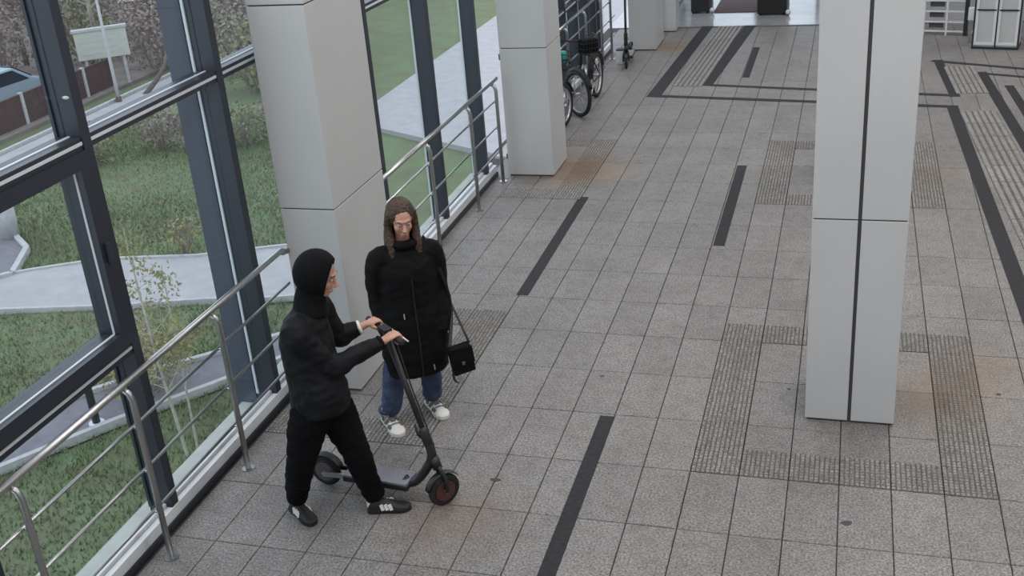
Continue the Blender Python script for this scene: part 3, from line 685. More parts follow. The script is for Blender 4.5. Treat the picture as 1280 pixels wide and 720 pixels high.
def shoe(person, heel, toe, upper, sole, style, hgt=.075, w=.046):
    heel, toe = V((*heel, 0)), V((*toe, 0)); f = (toe - heel); L = f.length; f.normalize(); rgt = V((f.y, -f.x, 0)); z = V((0, 0, 1))
    P = lambda a, b, e: heel + f * a * L + rgt * b + z * e
    u = MB(); prof = [(.03, .028, .040, .080), (.10, .036, .055, .098), (.25, .038, .056, .100), (.40, .040, .048, .088), (.55, .043, .038, .070), (.70, w, .031, .056), (.85, w * .95, .026, .047), (.95, w * .75, .020, .038), (1.0, w * .45, .014, .030)]
    n = 14; vs = []
    for a, ww, cz, tz in prof:
        for k in range(n):
            an = 2 * PI * k / n; y = ww * math.cos(an); s = math.sin(an)
            vs.append(P(a, y, .028 + (tz - .028) * s if s > 0 else .028 + .02 * s))
    fs = [(i * n + k, i * n + (k + 1) % n, (i + 1) * n + (k + 1) % n, (i + 1) * n + k) for i in range(len(prof) - 1) for k in range(n)] + [tuple(range(n))[::-1], tuple(range((len(prof) - 1) * n, len(prof) * n))]
    u.add(vs, fs); so = u.build('shoe', upper, person, smooth=True)
    sl = [(0.0, .030), (.06, .040), (.25, .042), (.45, .041), (.7, w + .003), (.88, w * .95), (.98, w * .62), (1.02, w * .25)]
    pts = [P(a, y, 0) for a, y in sl] + [P(a, -y, 0) for a, y in reversed(sl)]
    MB().prism([(p.x, p.y) for p in pts], 0.001, .030).build('sole', sole, so, bevel=.004)
    if style == 'stripes':
        for q in (-1, 1):
            for a in (.36, .46, .56):
                i = min(range(len(prof)), key=lambda j: abs(prof[j][0] - a)); ww = prof[i][1]
                MB().obox(P(a, q * (ww * .86 + .004), .046), f * .0095 + z * .003, rgt * .005, z * .017 - f * .006 - rgt * q * .004).build('stripe', 'shoe_white', so)
        MB().obox(P(.045, 0, .066), f * .011, rgt * .026, z * .024).build('heel_tab', 'shoe_white', so, bevel=.004)
    else:
        for q in (-1, 1):
            MB().obox(P(.24, q * .038, .062), f * .020 + z * .008, rgt * .005, z * .017 - f * .008).build('side_patch', 'shoe_grey', so, bevel=.002)
            MB().obox(P(.46, q * .037, .055), f * .016, rgt * .007, z * .016 + f * .010 - rgt * q * .006).build('side_patch', 'shoe_grey', so, bevel=.002)
            MB().obox(P(.68, q * (w - .010), .046), f * .022, rgt * .006, z * .009 - rgt * q * .004).build('side_patch', 'shoe_grey', so, bevel=.002)
            MB().obox(P(.05, q * .024, .055), f * .010, rgt * .007, z * .022).build('side_patch', 'shoe_grey', so, bevel=.002)
        for a, ww, tz in ((.33, .040, .097), (.50, .043, .078), (.66, w, .060)): MB().tube([P(a - .03, -ww, .040), P(a - .01, -ww * .75, tz - .010), P(a, 0, tz + .001), P(a - .01, ww * .75, tz - .010), P(a - .03, ww, .040)], [(.003, .011)] * 5, 8, smooth=3).build('vamp_band', 'shoe_grey', so, smooth=True)
        MB().tube([P(.30, 0, .098), P(.45, 0, .083), P(.60, 0, .066)], [(.006, .017), (.007, .020), (.006, .018)], 10, ref=z).build('tongue', 'shoe_grey', so, smooth=True)
    for k in range(4):
        a = .33 + .075 * k; h_ = .105 - .012 * k - (.0 if style == 'stripes' else -.002)
        MB().tube([P(a, -.022, h_ - .018), P(a, 0, h_ - .004), P(a, .022, h_ - .018)], .0032, 6).build('lace', 'shoe_black' if style == 'stripes' else 'shoe_white', so, smooth=True)
    MB().tube([P(.16, 0, .085), P(.16, 0, .115)], [(.045, .034), (.046, .035)], 16, ref=f).build('ankle_collar', upper, so, smooth=True)
    return so

# ---- person in black holding the scooter
man = thing('person', 'person in black hooded jacket and black trousers gripping the scooter handlebar', 'person', (0, 0, 0))
mf = V((.97, .25, 0)).normalized()
J = dict(pelvis=(-3.215, -.275, .875), waist=(-3.225, -.26, 1.02), chest=(-3.235, -.235, 1.22), neck=(-3.20, -.205, 1.40), nk2=(-3.17, -.185, 1.48), head=(-3.125, -.165, 1.60),
         Rs=(-3.215, -.385, 1.335), Ls=(-3.235, -.055, 1.35), Re=(-3.115, -.285, 1.075), Le=(-3.225, .075, 1.085),
         Rh=(-3.235, -.36, .84), Lh=(-3.20, -.20, .84), Rk=(-3.375, -.375, .46), Lk=(-3.085, -.215, .47), Ra=(-3.520, -.235, .085), La=(-3.035, -.125, .085))
J = {k: V(v) for k, v in J.items()}
for k_, dx_ in dict(waist=-.015, chest=-.03, neck=-.035, nk2=-.035, head=-.035, Rs=-.03, Ls=-.03).items(): J[k_].x += dx_
bax = V((.77, -.64, 0)).normalized(); bc = V((-2.93, .108, 1.13))
RG, LG = bc + bax * .125, bc - bax * .125
RW = RG + (J['Re'] - RG).normalized() * .085 + V((0, 0, .012)); LW = LG + (J['Le'] - LG).normalized() * .085 + V((0, 0, .012))
b = MB()
b.tube([J['pelvis'] + V((0, 0, -.06)), J['waist'], J['chest'], J['neck'] - V((0, 0, .02)), J['nk2'], J['head'] - V((0, 0, .04))], [(.10, .13), (.09, .12), (.10, .14), (.06, .08), (.055, .055), (.05, .05)], 16, ref=(1, .1, 0), smooth=4)
for s, e, w in (('Rs', 'Re', RW), ('Ls', 'Le', LW)): b.tube([J['neck'] - V((0, 0, .05)), J[s], J[e], w], [.05, .048, .036, .025], 12, smooth=4)
for h_, k, a in (('Rh', 'Rk', 'Ra'), ('Lh', 'Lk', 'La')): b.tube([J['pelvis'], J[h_], J[k], J[a], J[a] - V((0, 0, .03))], [.09, .078, .05, .036, .03], 12, smooth=4)
hand_on_bar(b, RW, RG, bax, RG - RW); hand_on_bar(b, LW, LG, -bax, LG - LW)
P_, ax_ = head_shape(b, J['head'], (mf.x, mf.y), .38)
blob(b, 'body', 'skin', man, .0055, 3); face_parts(P_, ax_, man, 'hair_dark')
j = MB()
j.tube([J['pelvis'] + V((.0, -.0, -.055)), J['pelvis'] + V((0, 0, .03)), J['waist'], J['chest'], J['chest'] + V((.01, .01, .10)), J['neck'] + V((0, 0, .01))], [(.172, .185), (.170, .186), (.156, .180), (.150, .180), (.125, .172), (.075, .085)], 22, ref=(1, .1, 0), smooth=5)
for s, e, w in (('Rs', 'Re', RW), ('Ls', 'Le', LW)):
    q = w + (J[e] - w).normalized() * .015
    j.tube([J['neck'] - V((0, 0, .07)), J[s], J[s] * .5 + J[e] * .5, J[e], J[e] * .5 + q * .5, q], [.085, .088, .074, .068, .056, .044], 16, smooth=5)
jk = blob(j, 'jacket', 'jacket', man, .0085, 5, .007, 13)
MB().torus(RW + (J['Re'] - RW).normalized() * .012, (J['Re'] - RW), .034, .012, 20, 8).build('cuff', 'black_fabric', jk, smooth=True)
MB().torus(LW + (J['Le'] - LW).normalized() * .012, (J['Le'] - LW), .034, .012, 20, 8).build('cuff', 'shoe_white', jk, smooth=True)
MB().tube([J['neck'] + mf * .085 + V((0, 0, -.03)), J['chest'] + mf * .152, J['waist'] + mf * .152, J['pelvis'] + mf * .156], .004, 6, smooth=4).build('zip', 'black', jk, smooth=True)
tr = MB()
tr.tube([J['pelvis'] + V((0, 0, .04)), J['pelvis'] + V((0, 0, -.10))], [(.125, .155), (.125, .155)], 18, ref=(1, .1, 0))
for h_, k, a in (('Rh', 'Rk', 'Ra'), ('Lh', 'Lk', 'La')):
    tr.tube([J['pelvis'] * .35 + J[h_] * .65 + V((0, 0, .02)), J[h_] * .7 + J[k] * .3, J[k] + V((.012, 0, 0)), J[k] * .45 + J[a] * .55, J[a] + V((0, 0, .012))], [.124, .118, .086, .076, .062], 16, smooth=5)
blob(tr, 'trousers', 'trouser', man, .0085, 4, .007, 15)
# hood drawn up round the head
hd = J['head'] + V((-.012, -.005, .012)); U3 = V((0, 0, 1)); Fh = mf * math.cos(.38) - U3 * math.sin(.38); Rr = V((mf.y, -mf.x, 0)); Uh = mf * math.sin(.38) + U3 * math.cos(.38)
mbh = MB(); nu, nv = 28, 18; vs = []; keep = []
for jx in range(nv + 1):
    t_ = PI * jx / nv
    for k in range(nu):
        a_ = 2 * PI * k / nu; d = Fh * math.cos(t_) + (Rr * math.cos(a_) + Uh * math.sin(a_)) * math.sin(t_)
        vs.append(hd + Fh * (math.cos(t_) * .128 - .004) + Rr * (math.sin(t_) * math.cos(a_) * .112) + Uh * (math.sin(t_) * math.sin(a_) * .142 + .006))
mbh.add(vs, [(jx * nu + k, jx * nu + (k + 1) % nu, (jx + 1) * nu + (k + 1) % nu, (jx + 1) * nu + k) for jx in range(5, nv) for k in range(nu)])
me = mbh.mesh('hood', 'black_fabric', True)
ho = obj('hood', me, man); sm = ho.modifiers.new('s', 'SOLIDIFY'); sm.thickness = .012; sm.offset = -1
MB().tube([J['neck'] + V((0, 0, -.03)), J['nk2'] + V((-.02, 0, -.02)), J['head'] + V((-.045, -.01, -.05))], [(.10, .11), (.09, .095), (.075, .08)], 18, ref=(1, .1, 0), smooth=4).build('hood_collar', 'black_fabric', man, smooth=True)
shoe(man, (-3.575, -.205), (-3.36, -.355), 'shoe_black', 'shoe_black', 'stripes'); shoe(man, (-3.085, -.155), (-2.83, -.085), 'shoe_black', 'shoe_black', 'stripes')

# ---- person in the dark coat facing the scooter
wo = thing('person', 'person in dark padded coat and blue jeans with white trainers behind the scooter', 'person', (0, 0, 0))
wf = V((.55, -.83, 0)).normalized(); wr_ = V((wf.y, -wf.x, 0)); Z3 = V((0, 0, 1)); wc = V((-3.095, .905, 0))
W = lambda a, b, z: wc + wf * a + wr_ * b + Z3 * z
Rf, Lf = V((-3.33, .83, 0)), V((-3.10, 1.10, 0))
b = MB()
b.tube([W(0, 0, .76), W(.01, 0, 1.0), W(.02, 0, 1.18), W(.0, 0, 1.33), W(.01, 0, 1.40), W(.03, 0, 1.47)], [(.10, .14), (.085, .115), (.10, .13), (.06, .08), (.048, .048), (.046, .046)], 16, ref=wf, smooth=4)
for q in (-1, 1):
    b.tube([W(0, q * .05, 1.29), W(0, q * .165, 1.27), W(-.03, q * .20, 1.0), W(.05, q * .17, .78)], [.05, .044, .034, .024], 12, smooth=4)
    hp = W(.09, q * .17, .82); b.ell(W(.065, q * .155, .72), (.03, .022, .05), 12, 8)
    for i in range(4): b.tube([W(.07, q * (.17 - .014 * i), .70), W(.085, q * (.165 - .014 * i), .66), W(.085, q * (.16 - .014 * i), .63 + .006 * abs(i - 1.5))], [.0095, .009, .008], 8)
    b.tube([W(.085, q * .135, .74), W(.10, q * .12, .70), W(.10, q * .115, .68)], [.011, .010, .008], 8)
for ft, q in ((Rf, 1), (Lf, -1)): b.tube([W(0, q * .05, .82), W(.01, q * .085, .74), (W(.02, q * .09, .44) + ft + Z3 * .44) / 2, ft + Z3 * .09, ft + Z3 * .05], [.09, .08, .05, .036, .03], 12, smooth=4) if False else b.tube([W(0, q * .05, .82), W(.01, q * .085, .74), V((*((W(.02, q * .09, 0) + ft) / 2).xy, .44)), ft + Z3 * .09, ft + Z3 * .05], [.09, .08, .05, .036, .03], 12, smooth=4)
HC = W(.055, 0, 1.545); P_, ax_ = head_shape(b, HC, (wf.x, wf.y), .32, .95)
blob(b, 'body', 'skin', wo, .0055, 3); face_parts(P_, ax_, wo, 'hair_brown', .95)
c_ = MB()
c_.tube([W(.0, 0, .43), W(.0, 0, .60), W(0, 0, .80), W(0, 0, 1.0), W(.01, 0, 1.18), W(0, 0, 1.30), W(0, 0, 1.37)], [(.155, .212), (.165, .232), (.160, .225), (.145, .200), (.145, .200), (.105, .17), (.06, .07)], 24, ref=wf, smooth=5)
for q in (-1, 1): c_.tube([W(0, q * .06, 1.28), W(0, q * .175, 1.275), W(-.02, q * .205, 1.13), W(-.03, q * .212, 1.0), W(.03, q * .20, .84), W(.09, q * .165, .72)], [.075, .075, .070, .062, .058, .054], 16, smooth=5)
ct = blob(c_, 'coat', 'coat', wo, .0085, 5, .007, 11)
MB().tube([W(.06, 0, 1.36), W(.152, 0, 1.16), W(.150, 0, 1.0), W(.165, 0, .80), W(.170, 0, .60), W(.160, 0, .44)], .005, 8, smooth=4).build('zip', 'black', ct, smooth=True)
MB().torus(W(.012, 0, 1.375), Z3, .078, .030, 26, 10).build('collar', 'coat', ct, smooth=True)
for q, z in ((1, .93), (-1, .52)): MB().tube([W(.165, q * .08, z), W(.175, q * .08, z - .035)], .004, 6).build('zip_pull', 'silver', ct)
jn = MB()
legs = []
for ft, q in ((Rf, 1), (Lf, -1)):
    kn = V((*((W(.02, q * .09, 0) + ft) / 2).xy, .44)); legs.append((ft, kn))
    jn.tube([W(0, q * .06, .80), W(.01, q * .09, .68), kn, ft * .6 + kn * .4 + Z3 * 0, ft + Z3 * .125], [.105, .10, .078, .072, .066], 16, smooth=5)
jn.tube([W(0, 0, .86), W(0, 0, .74)], [(.11, .15), (.11, .15)], 16, ref=wf)
jo = blob(jn, 'jeans', 'denim', wo, .0085, 4, .006, 15)
for ft, kn in legs: MB().torus(ft + Z3 * .125, Z3, .057, .013, 22, 8, .018).build('turn_up', 'denim', jo, smooth=True)
for ft, q in ((Rf, 1), (Lf, -1)):
    d = (wf + wr_ * (-.18)).normalized(); shoe(wo, tuple((ft - d * .095).xy), tuple((ft + d * .20).xy), 'shoe_white', 'shoe_white', 'patch', w=.053)
    MB().tube([ft + Z3 * .09, ft + Z3 * .14], .046, 14).build('sock', 'sill_white', wo, smooth=True)
hr = MB(); F_, R__, U_ = ax_
hr.ell(HC - F_ * .030 + U_ * .035, (.098, .090, .102), 20, 14, ax_)
for q in (-1, 1):
    for k in range(3): hr.tube([HC + F_ * (-.01 - .04 * k) + R__ * q * (.074 - .012 * k) + U_ * .05, HC + F_ * (-.01 - .045 * k) + R__ * q * (.088 - .012 * k) - U_ * .06, W(.055 - .05 * k, q * .085, 1.38), W(.075 - .06 * k, q * .09, 1.24)], [.026, .028, .030, .016], 10, smooth=4)
hr.tube([HC - F_ * .085 + U_ * .02, HC - F_ * .10 - U_ * .08, W(-.09, 0, 1.36), W(-.12, 0, 1.22)], [(.04, .07), (.035, .075), (.035, .08), (.02, .06)], 14, smooth=4)
blob(hr, 'hair', 'hair_brown', wo, .006, 3, .004, 40)
# shoulder bag
bg_ = thing('shoulder_bag', 'small black shoulder bag hanging at the side of the person in the coat', 'bag', (0, 0, 0))
BC = V((-2.765, .88, .54)); bx = V((.80, .60, 0)).normalized(); by = V((.60, -.80, 0))
q = MB(); q.obox(BC, bx * .076 + Z3 * .008, by * .036, Z3 * .100 - bx * .012); q.build('body', 'black_fabric', bg_, bevel=.012)
MB().obox(BC + by * .034 + Z3 * .038, bx * .078, by * .008, Z3 * .062 - bx * .006).build('flap', 'black_fabric', bg_, bevel=.006)
MB().obox(BC + by * .045 - Z3 * .015, bx * .010, by * .003, Z3 * .012).build('buckle', 'hub_grey', bg_)
MB().tube([BC - bx * .075 + Z3 * .10, W(.03, -.262, .82), W(.05, -.235, 1.05), W(.02, -.15, 1.345), W(-.08, -.15, 1.30), W(-.10, -.24, 1.0), BC + bx * .065 + Z3 * .105], [(.005, .014)] * 7, 8, smooth=6).build('strap', 'black', bg_, smooth=True)
MB().tube([BC + bx * .05 - Z3 * .0, BC - bx * .05 - by * .01 - Z3 * .07, BC - bx * .065 - Z3 * .14, BC - bx * .04 - Z3 * .175], [(.005, .014), (.006, .018), (.007, .022), (.005, .016)], 8, smooth=3).build('strap_end', 'black', bg_, smooth=True)

# ================================================================== OUTSIDE
ZG = -4.5
def flat(name, pts, z0, z1, m, label):
    return MB().prism(pts, ZG + z0, ZG + z1).build(name, m, kind='structure', label=label)
# gently uneven lawn
n = 70; vs = []; fs = []; xs = np.linspace(-75, -4.5, n); ys = np.linspace(-14, 80, n)
for y in ys:
    for x in xs: vs.append((x, y, ZG - .02 + .06 * noise.noise(V((x * .25, y * .25, 0)))))
for i in range(n - 1):
    for k in range(n - 1): fs.append((i * n + k, i * n + k + 1, (i + 1) * n + k + 1, (i + 1) * n + k))
MB().add(vs, fs).build('lawn', 'lawn', kind='structure', label='patchy green lawn outside the windows', smooth=True)
path_far = [(-17.0, 11.83), (-16.49, 12.17), (-15.94, 12.48), (-15.17, 12.89), (-13.19, 13.26), (-11.74, 13.88), (-7, 15.6)]
path_near = [(-6.2, 12.9), (-10.56, 11.5), (-11.85, 11.28), (-13.52, 10.8), (-14.41, 10.62), (-15.79, 10.35), (-24, 8.4), (-24, 9.6)]
flat('path_concrete', path_far + path_near, .0, .07, 'concrete', 'pale concrete footpath crossing the lawn')
near_k = [(-11.87, 5.51), (-10.92, 6.97), (-9.9, 8.31), (-9.24, 9.22), (-6.5, 12.6)]
near_u = [(-7.2, 13.0), (-9.65, 10.04), (-10.49, 9.24), (-11.29, 8.46), (-12.01, 7.61), (-12.61, 6.42), (-15.0, 2.2), (-14.2, 1.6)]
flat('path_asphalt', near_k + near_u, .0, .06, 'asphalt', 'grey asphalt walk close to the building')
for line, nm in ((near_k, 'near'), (near_u[:-1], 'far')):
    kb = MB()
    for p, q in zip(line[:-1], line[1:]): kb.beam((*p, ZG + .06), (*q, ZG + .06), .10, .14)
    kb.build('kerb_%s' % nm, 'kerb', kind='structure', label='pale kerb along the asphalt walk')
kb = MB()
for line in (path_far, path_near[:-1]):
    for p, q in zip(line[:-1], line[1:]): kb.beam((*p, ZG + .05), (*q, ZG + .05), .08, .12)
kb.build('kerb_path', 'kerb', kind='structure', label='pale kerb stones edging the concrete footpath')
flat('path_branch', [(-17.05, 11.6), (-16.75, 11.95), (-17.4, 13.24), (-19.5, 14.9), (-21.8, 15.5), (-21.0, 12.0)], .0, .075, 'asphalt', 'dark asphalt branch beside the concrete footpath')
kb = MB()
for p, q in (((-17.05, 11.6), (-16.75, 11.95)), ((-16.75, 11.95), (-17.4, 13.24)), ((-17.4, 13.24), (-19.5, 14.9))): kb.beam((*p, ZG + .06), (*q, ZG + .06), .12, .16)
kb.build('kerb_branch', 'kerb', kind='structure', label='white kerb round the asphalt branch')
flat('road', [(-21.4, 12), (-21.41, 21.2), (-21.5, 27.1), (-21.9, 60), (-23.3, 60), (-23.15, 28.4), (-23.1, 22.4), (-23.2, 12)], .0, .08, 'concrete', 'pale narrow pavement below the fence')
MB().beam((-23.2, 12, ZG + .08), (-23.3, 60, ZG + .08), .12, .18).build('kerb_road', 'kerb', kind='structure', label='kerb of the pavement below the fence')
flat('bank', [(-24.2, 5), (-24.2, 60), (-75, 60), (-75, 5)], -.1, .10, 'litter_ground', 'brown leaf-strewn bank beyond the fence')
flat('forecourt', [(-4.6, 18), (-14, 23), (-14, 80), (-4.6, 80)], -.1, .09, 'concrete', 'pale paved forecourt beyond the far windows')
# grass blades (uncountable)
def keepout(x, y):
    return (-24 < x < -6 and (path_poly(x, y)))
def inpoly(x, y, P):
    c = False; j_ = len(P) - 1
    for i in range(len(P)):
        if (P[i][1] > y) != (P[j_][1] > y) and x < (P[j_][0] - P[i][0]) * (y - P[i][1]) / (P[j_][1] - P[i][1]) + P[i][0]: c = not c
        j_ = i
    return c
polys = [path_far + path_near, near_k + near_u, [(-17.05, 11.6), (-16.75, 11.95), (-17.4, 13.24), (-19.5, 14.9), (-21.8, 15.5), (-21.0, 12.0)]]
g = MB(); cnt = 0
while cnt < 42000:
    x = rng.uniform(-21.6, -5.2); y = rng.uniform(1, 24)
    px, py, z = pix((x, y, ZG))
    if not (-10 < px < 360 and 60 < py < 740) or any(inpoly(x, y, P) for P in polys): continue
    cnt += 1; a = rng.uniform(0, 2 * PI); w = rng.uniform(.010, .022); h = rng.uniform(.03, .10); dx, dy = math.cos(a) * w, math.sin(a) * w; lx, ly = rng.uniform(-.06, .06, 2)
    g.add([(x - dx, y - dy, ZG - .02), (x + dx, y + dy, ZG - .02), (x + lx, y + ly, ZG + h)], [(0, 1, 2)])
g.build('grass', 'blade', kind='stuff', label='rough short grass blades on the lawn outside', cat='grass')

def leaves(mb, c, rad, n, size, flatz=1.0):
    for _ in range(n):
        v = rng.normal(size=3); v /= np.linalg.norm(v); r = rng.uniform(.25, 1) ** .6
        p = np.array(c) + v * r * np.array(rad)
        a = rng.normal(size=3); a /= np.linalg.norm(a); b_ = np.cross(a, v + .01); b_ /= max(1e-6, np.linalg.norm(b_)); s = size * rng.uniform(.6, 1.3)
        mb.add([p - a * s, p + b_ * s * .55, p + a * s, p - b_ * s * .55], [(0, 1, 2, 3)])
def branchy(mb, base, top, r, n, spread, upw=.5, sub=3):
    base, top = V(base), V(top); mb.tube([base, base.lerp(top, .5) + V((rng.uniform(-.05, .05), rng.uniform(-.05, .05), 0)), top], [r, r * .7, r * .25], 7, smooth=3); tips = [top]; L = (top - base).length
    for i in range(n):
        t_ = rng.uniform(.3, .97); p = base.lerp(top, t_); a = rng.uniform(0, 2 * PI); l = spread * (1.15 - t_) * rng.uniform(.6, 1.2)
        e = p + V((math.cos(a) * l, math.sin(a) * l, l * upw * rng.uniform(.5, 1.6))); mb.tube([p, p.lerp(e, .5) + V((0, 0, -.03 * l)), e], [r * .35 * (1.2 - t_), r * .25 * (1.2 - t_), r * .08], 5); tips.append(e)
        for _ in range(sub):
            q = p.lerp(e, rng.uniform(.3, .9)); f_ = q + V(rng.normal(size=3) * l * .28) + V((0, 0, l * .15)); mb.tube([q, f_], [r * .12, r * .04], 4); tips.append(f_)
    return tips
# sapling close to the glass
t = thing('sapling', 'young twin-stemmed sapling with sparse yellow leaves just outside the glass', 'tree', (-9.3, 6.4, ZG))
mb = MB(); tips = branchy(mb, (0, 0, 0), (-.15, -.05, 3.6), .028, 26, .75); tips += branchy(mb, (.12, .1, 0), (.12, .2, 2.9), .022, 16, .6); mb.build('trunk', 'bark_pale', t)
mb = MB()
for p in tips:
    if p.z > 1.5: leaves(mb, p, (.17, .17, .17), 9, .032)
mb.build('foliage', 'leaf_yellow', t, kind='stuff')
def shrub(name, label, loc, rad, n, m, size, twig='twig', group=None, nst=9):
    t = thing(name, label, 'shrub', loc, group=group); mb = MB()
    for i in range(nst):
        a = rng.uniform(0, 2 * PI); r = rng.uniform(.2, .9); e = V((math.cos(a) * rad[0] * r, math.sin(a) * rad[1] * r, rad[2] * 2 * rng.uniform(.6, 1)))
        mb.tube([(e.x * .15, e.y * .15, 0), e * .55, e], [.025, .017, .006], 5)
        for _ in range(4):
            q = e * rng.uniform(.4, .95); f_ = q + V(rng.normal(size=3)) * rad[0] * .25; mb.tube([q, f_], [.009, .003], 4)
    mb.build('stems', twig, t)
    f_ = MB(); leaves(f_, (0, 0, rad[2]), rad, n, size); f_.build('foliage', m, t, kind='stuff'); return t
shrub('shrub', 'small yellowing shrub at the foot of the sapling outside', (-11.0, 8.05, ZG), (.9, .9, .62), 800, 'leaf_yellow', .05)
shrub('shrub', 'sparse leafy shrub standing on the far edge of the concrete path', (-13.6, 13.5, ZG), (.45, .45, .45), 150, 'leaf_yellow', .05)
bush = [(-18.6, 20.6, 'reddish bare shrub left in the hedge beyond the lawn', 'twig'), (-17.2, 20.4, 'reddish bare shrub in the middle of the hedge beyond the lawn', 'twig'), (-16.2, 20.9, 'olive shrub right in the hedge beyond the lawn', 'leaf_olive'), (-19.6, 19.0, 'olive shrub at the left end of the hedge beyond the lawn', 'leaf_olive'), (-15.4, 22.0, 'brown twiggy shrub at the right end of the hedge', 'twig'), (-14.2, 22.8, 'pale brown shrub seen beside the white pilaster', 'twig')]
for x, y, lb, mm in bush: shrub('shrub', lb, (x, y, ZG), (.85, .8, .62), 520, mm, .06, group='shrubs beyond the lawn')
# scrub bank behind the fence
k = 0
pos = [(-30.2, 28.3), (-33.6, 31.4), (-28.0, 30.6), (-26.6, 32.6), (-24.4, 29.6), (-20.9, 29.6), (-23.0, 33.0), (-31.6, 34.6), (-29.8, 39.4), (-36.4, 35.2), (-19.4, 32.6), (-18.8, 26.6), (-24.6, 36.6)]
pos += [(-32.2, 26.2), (-34.4, 38.6), (-38.4, 31.0), (-39.6, 39.2), (-36.8, 42.2), (-42.0, 36.4), (-26.0, 40.5)]
desc = ['nearest the car', 'behind the car', 'behind the dark box', 'left of the information board', 'right behind the information board', 'right of the lamp post', 'in front of the white shed', 'far left on the bank', 'under the far house', 'at the top left corner of the bank', 'near the second mullion', 'on the pavement edge near the leaning trunks', 'at the far right below the roofs', 'in the second row behind the car', 'in the second row by the shed', 'in the third row at the upper left', 'at the far upper left edge', 'before the left house', 'beside the left house', 'before the second house']
for (x, y), d in zip(pos, desc): shrub('bank_scrub', 'brown leafless scrub ' + d, (x, y, ZG), (1.95, 1.8, 1.4), 1300, 'twig' if rng.random() < .7 else 'leaf_olive', .085, group='scrub on the bank outside', nst=14)
trees = [(-29.0, 26.5, 7.5, 'bare tree rising behind the parked car'), (-27.2, 30.2, 7.0, 'pale olive tree left of the information board'), (-33.0, 34.0, 9.0, 'tall bare tree at the upper left corner'), (-20.8, 36.5, 7.0, 'bare tree behind the lamp post'), (-19.0, 31.0, 6.0, 'thin bare tree seen beside the pilaster'), (-16.6, 27.5, 5.0, 'small bare tree with low branches near the pilaster'), (-33.2, 25.6, 8.0, 'slender bare tree left in the second row of scrub'), (-36.4, 30.6, 8.0, 'slender bare tree in the middle of the upper left pane'), (-30.6, 30.2, 7.0, 'slender bare tree behind the dark utility cabinet'), (-25.4, 34.2, 7.0, 'slender bare tree rising behind the information board')]
for i, (x, y, h, lb) in enumerate(trees):
    t = thing('bare_tree', lb, 'tree', (x, y, ZG), group='trees outside'); mb = MB(); tips = branchy(mb, (0, 0, 0), (rng.uniform(-.3, .3), rng.uniform(-.3, .3), h), .11, 34, 2.2, .6, 5); mb.build('trunk', 'bark_pale' if i == 1 else 'bark', t)
    mb = MB()
    for p in tips: leaves(mb, p, (.35, .35, .35), 8 if i == 1 else 3, .06)
    mb.build('foliage', 'leaf_olive' if i in (1, 3) else 'twig', t, kind='stuff')
for i, (p, q) in enumerate((((-22.75, 26.05), (-21.6, 27.2)), ((-22.35, 27.2), (-21.0, 28.5)))):
    MB().tube([(*p, ZG), ((p[0] + q[0]) / 2, (p[1] + q[1]) / 2, ZG + .8), (*q, ZG + 2.2)], [.09, .075, .05], 9, smooth=3).build('leaning_trunk', 'bark', label=('left' if i == 0 else 'right') + ' of two leaning dark trunks near the second mullion', cat='tree', smooth=True)
# brown fence
t = thing('fence', 'brown panelled fence with pale posts along the pavement outside', 'fence', (-24.6, 23.5, ZG))
for i in range(7):
    y = -7.2 + i * 1.55
    MB().box((-.03, y + .06, .12), (.03, y + 1.49, 1.0)).build('panel', 'fence_brown', t)
    MB().box((-.05, y - .06, 0), (.07, y + .06, 1.08)).build('post', 'kerb', t)
    MB().box((-.045, y + .06, .98), (.045, y + 1.49, 1.04)).build('cap_rail', 'fence_brown', t)
# information board, dark box, lamp, shed, car
t = thing('information_board', 'pale information board on two posts beyond the fence', 'sign', (-24.75, 27.15, ZG), math.radians(38))
MB().box((-.85, -.10, 1.05), (.85, .10, 2.0)).build('panel', 'board', t, bevel=.02); MB().box((-.9, -.14, 2.0), (.9, .14, 2.09)).build('roof', 'kerb', t, bevel=.01)
for x in (-.62, .62): MB().box((x - .05, -.05, 0), (x + .05, .05, 1.06)).build('post', 'kerb', t)
for z in (1.22, 1.42, 1.62, 1.80): MB().box((-.7, -.106, z), (.45, -.101, z + .05)).build('text_line', 'wall', t)
t = thing('utility_box', 'dark grey utility cabinet left of the information board', 'cabinet', (-26.1, 26.4, ZG), math.radians(38))
MB().box((-.45, -.3, .1), (.45, .3, 1.75)).build('body', 'dark_panel', t, bevel=.02); MB().box((-.5, -.35, 1.75), (.5, .35, 1.82)).build('lid', 'dark_panel', t, bevel=.01); MB().box((-.48, -.33, 0), (.48, .33, .1)).build('plinth', 'kerb', t)
t = thing('lamp_post', 'pale lamp post with a small lantern in front of the information board', 'lamp post', (-23.04, 25.09, ZG))
MB().tube([(0, 0, 0), (0, 0, .9), (0, 0, 3.6)], [.065, .055, .04], 10).build('pole', 'kerb', t, smooth=True); MB().tube([(0, 0, 3.6), (0, 0, 3.65), (0, 0, 3.85), (0, 0, 3.92)], [.05, .12, .15, .04], 12).build('lantern', 'white_paint', t, smooth=True); MB().tube([(0, 0, 0), (0, 0, .25)], .09, 10).build('base', 'bark', t)
t = thing('shed', 'small shed with a white roof at the far right of the bank', 'shed', (-28.2, 36.0, ZG), math.radians(30))
MB().box((-1.3, -1, 0), (1.3, 1, 1.7)).build('wall', 'house_wall', t); MB().add([(-1.5, -1.2, 1.65), (1.5, -1.2, 1.65), (1.5, 1.2, 1.65), (-1.5, 1.2, 1.65), (-1.5, 0, 2.4), (1.5, 0, 2.4)], [(0, 1, 5, 4), (2, 3, 4, 5), (0, 4, 3), (1, 2, 5), (3, 2, 1, 0)]).build('roof', 'sill_white', t); MB().box((-.4, -1.03, 0), (.4, -.99, 1.5)).build('door', 'dark_panel', t)
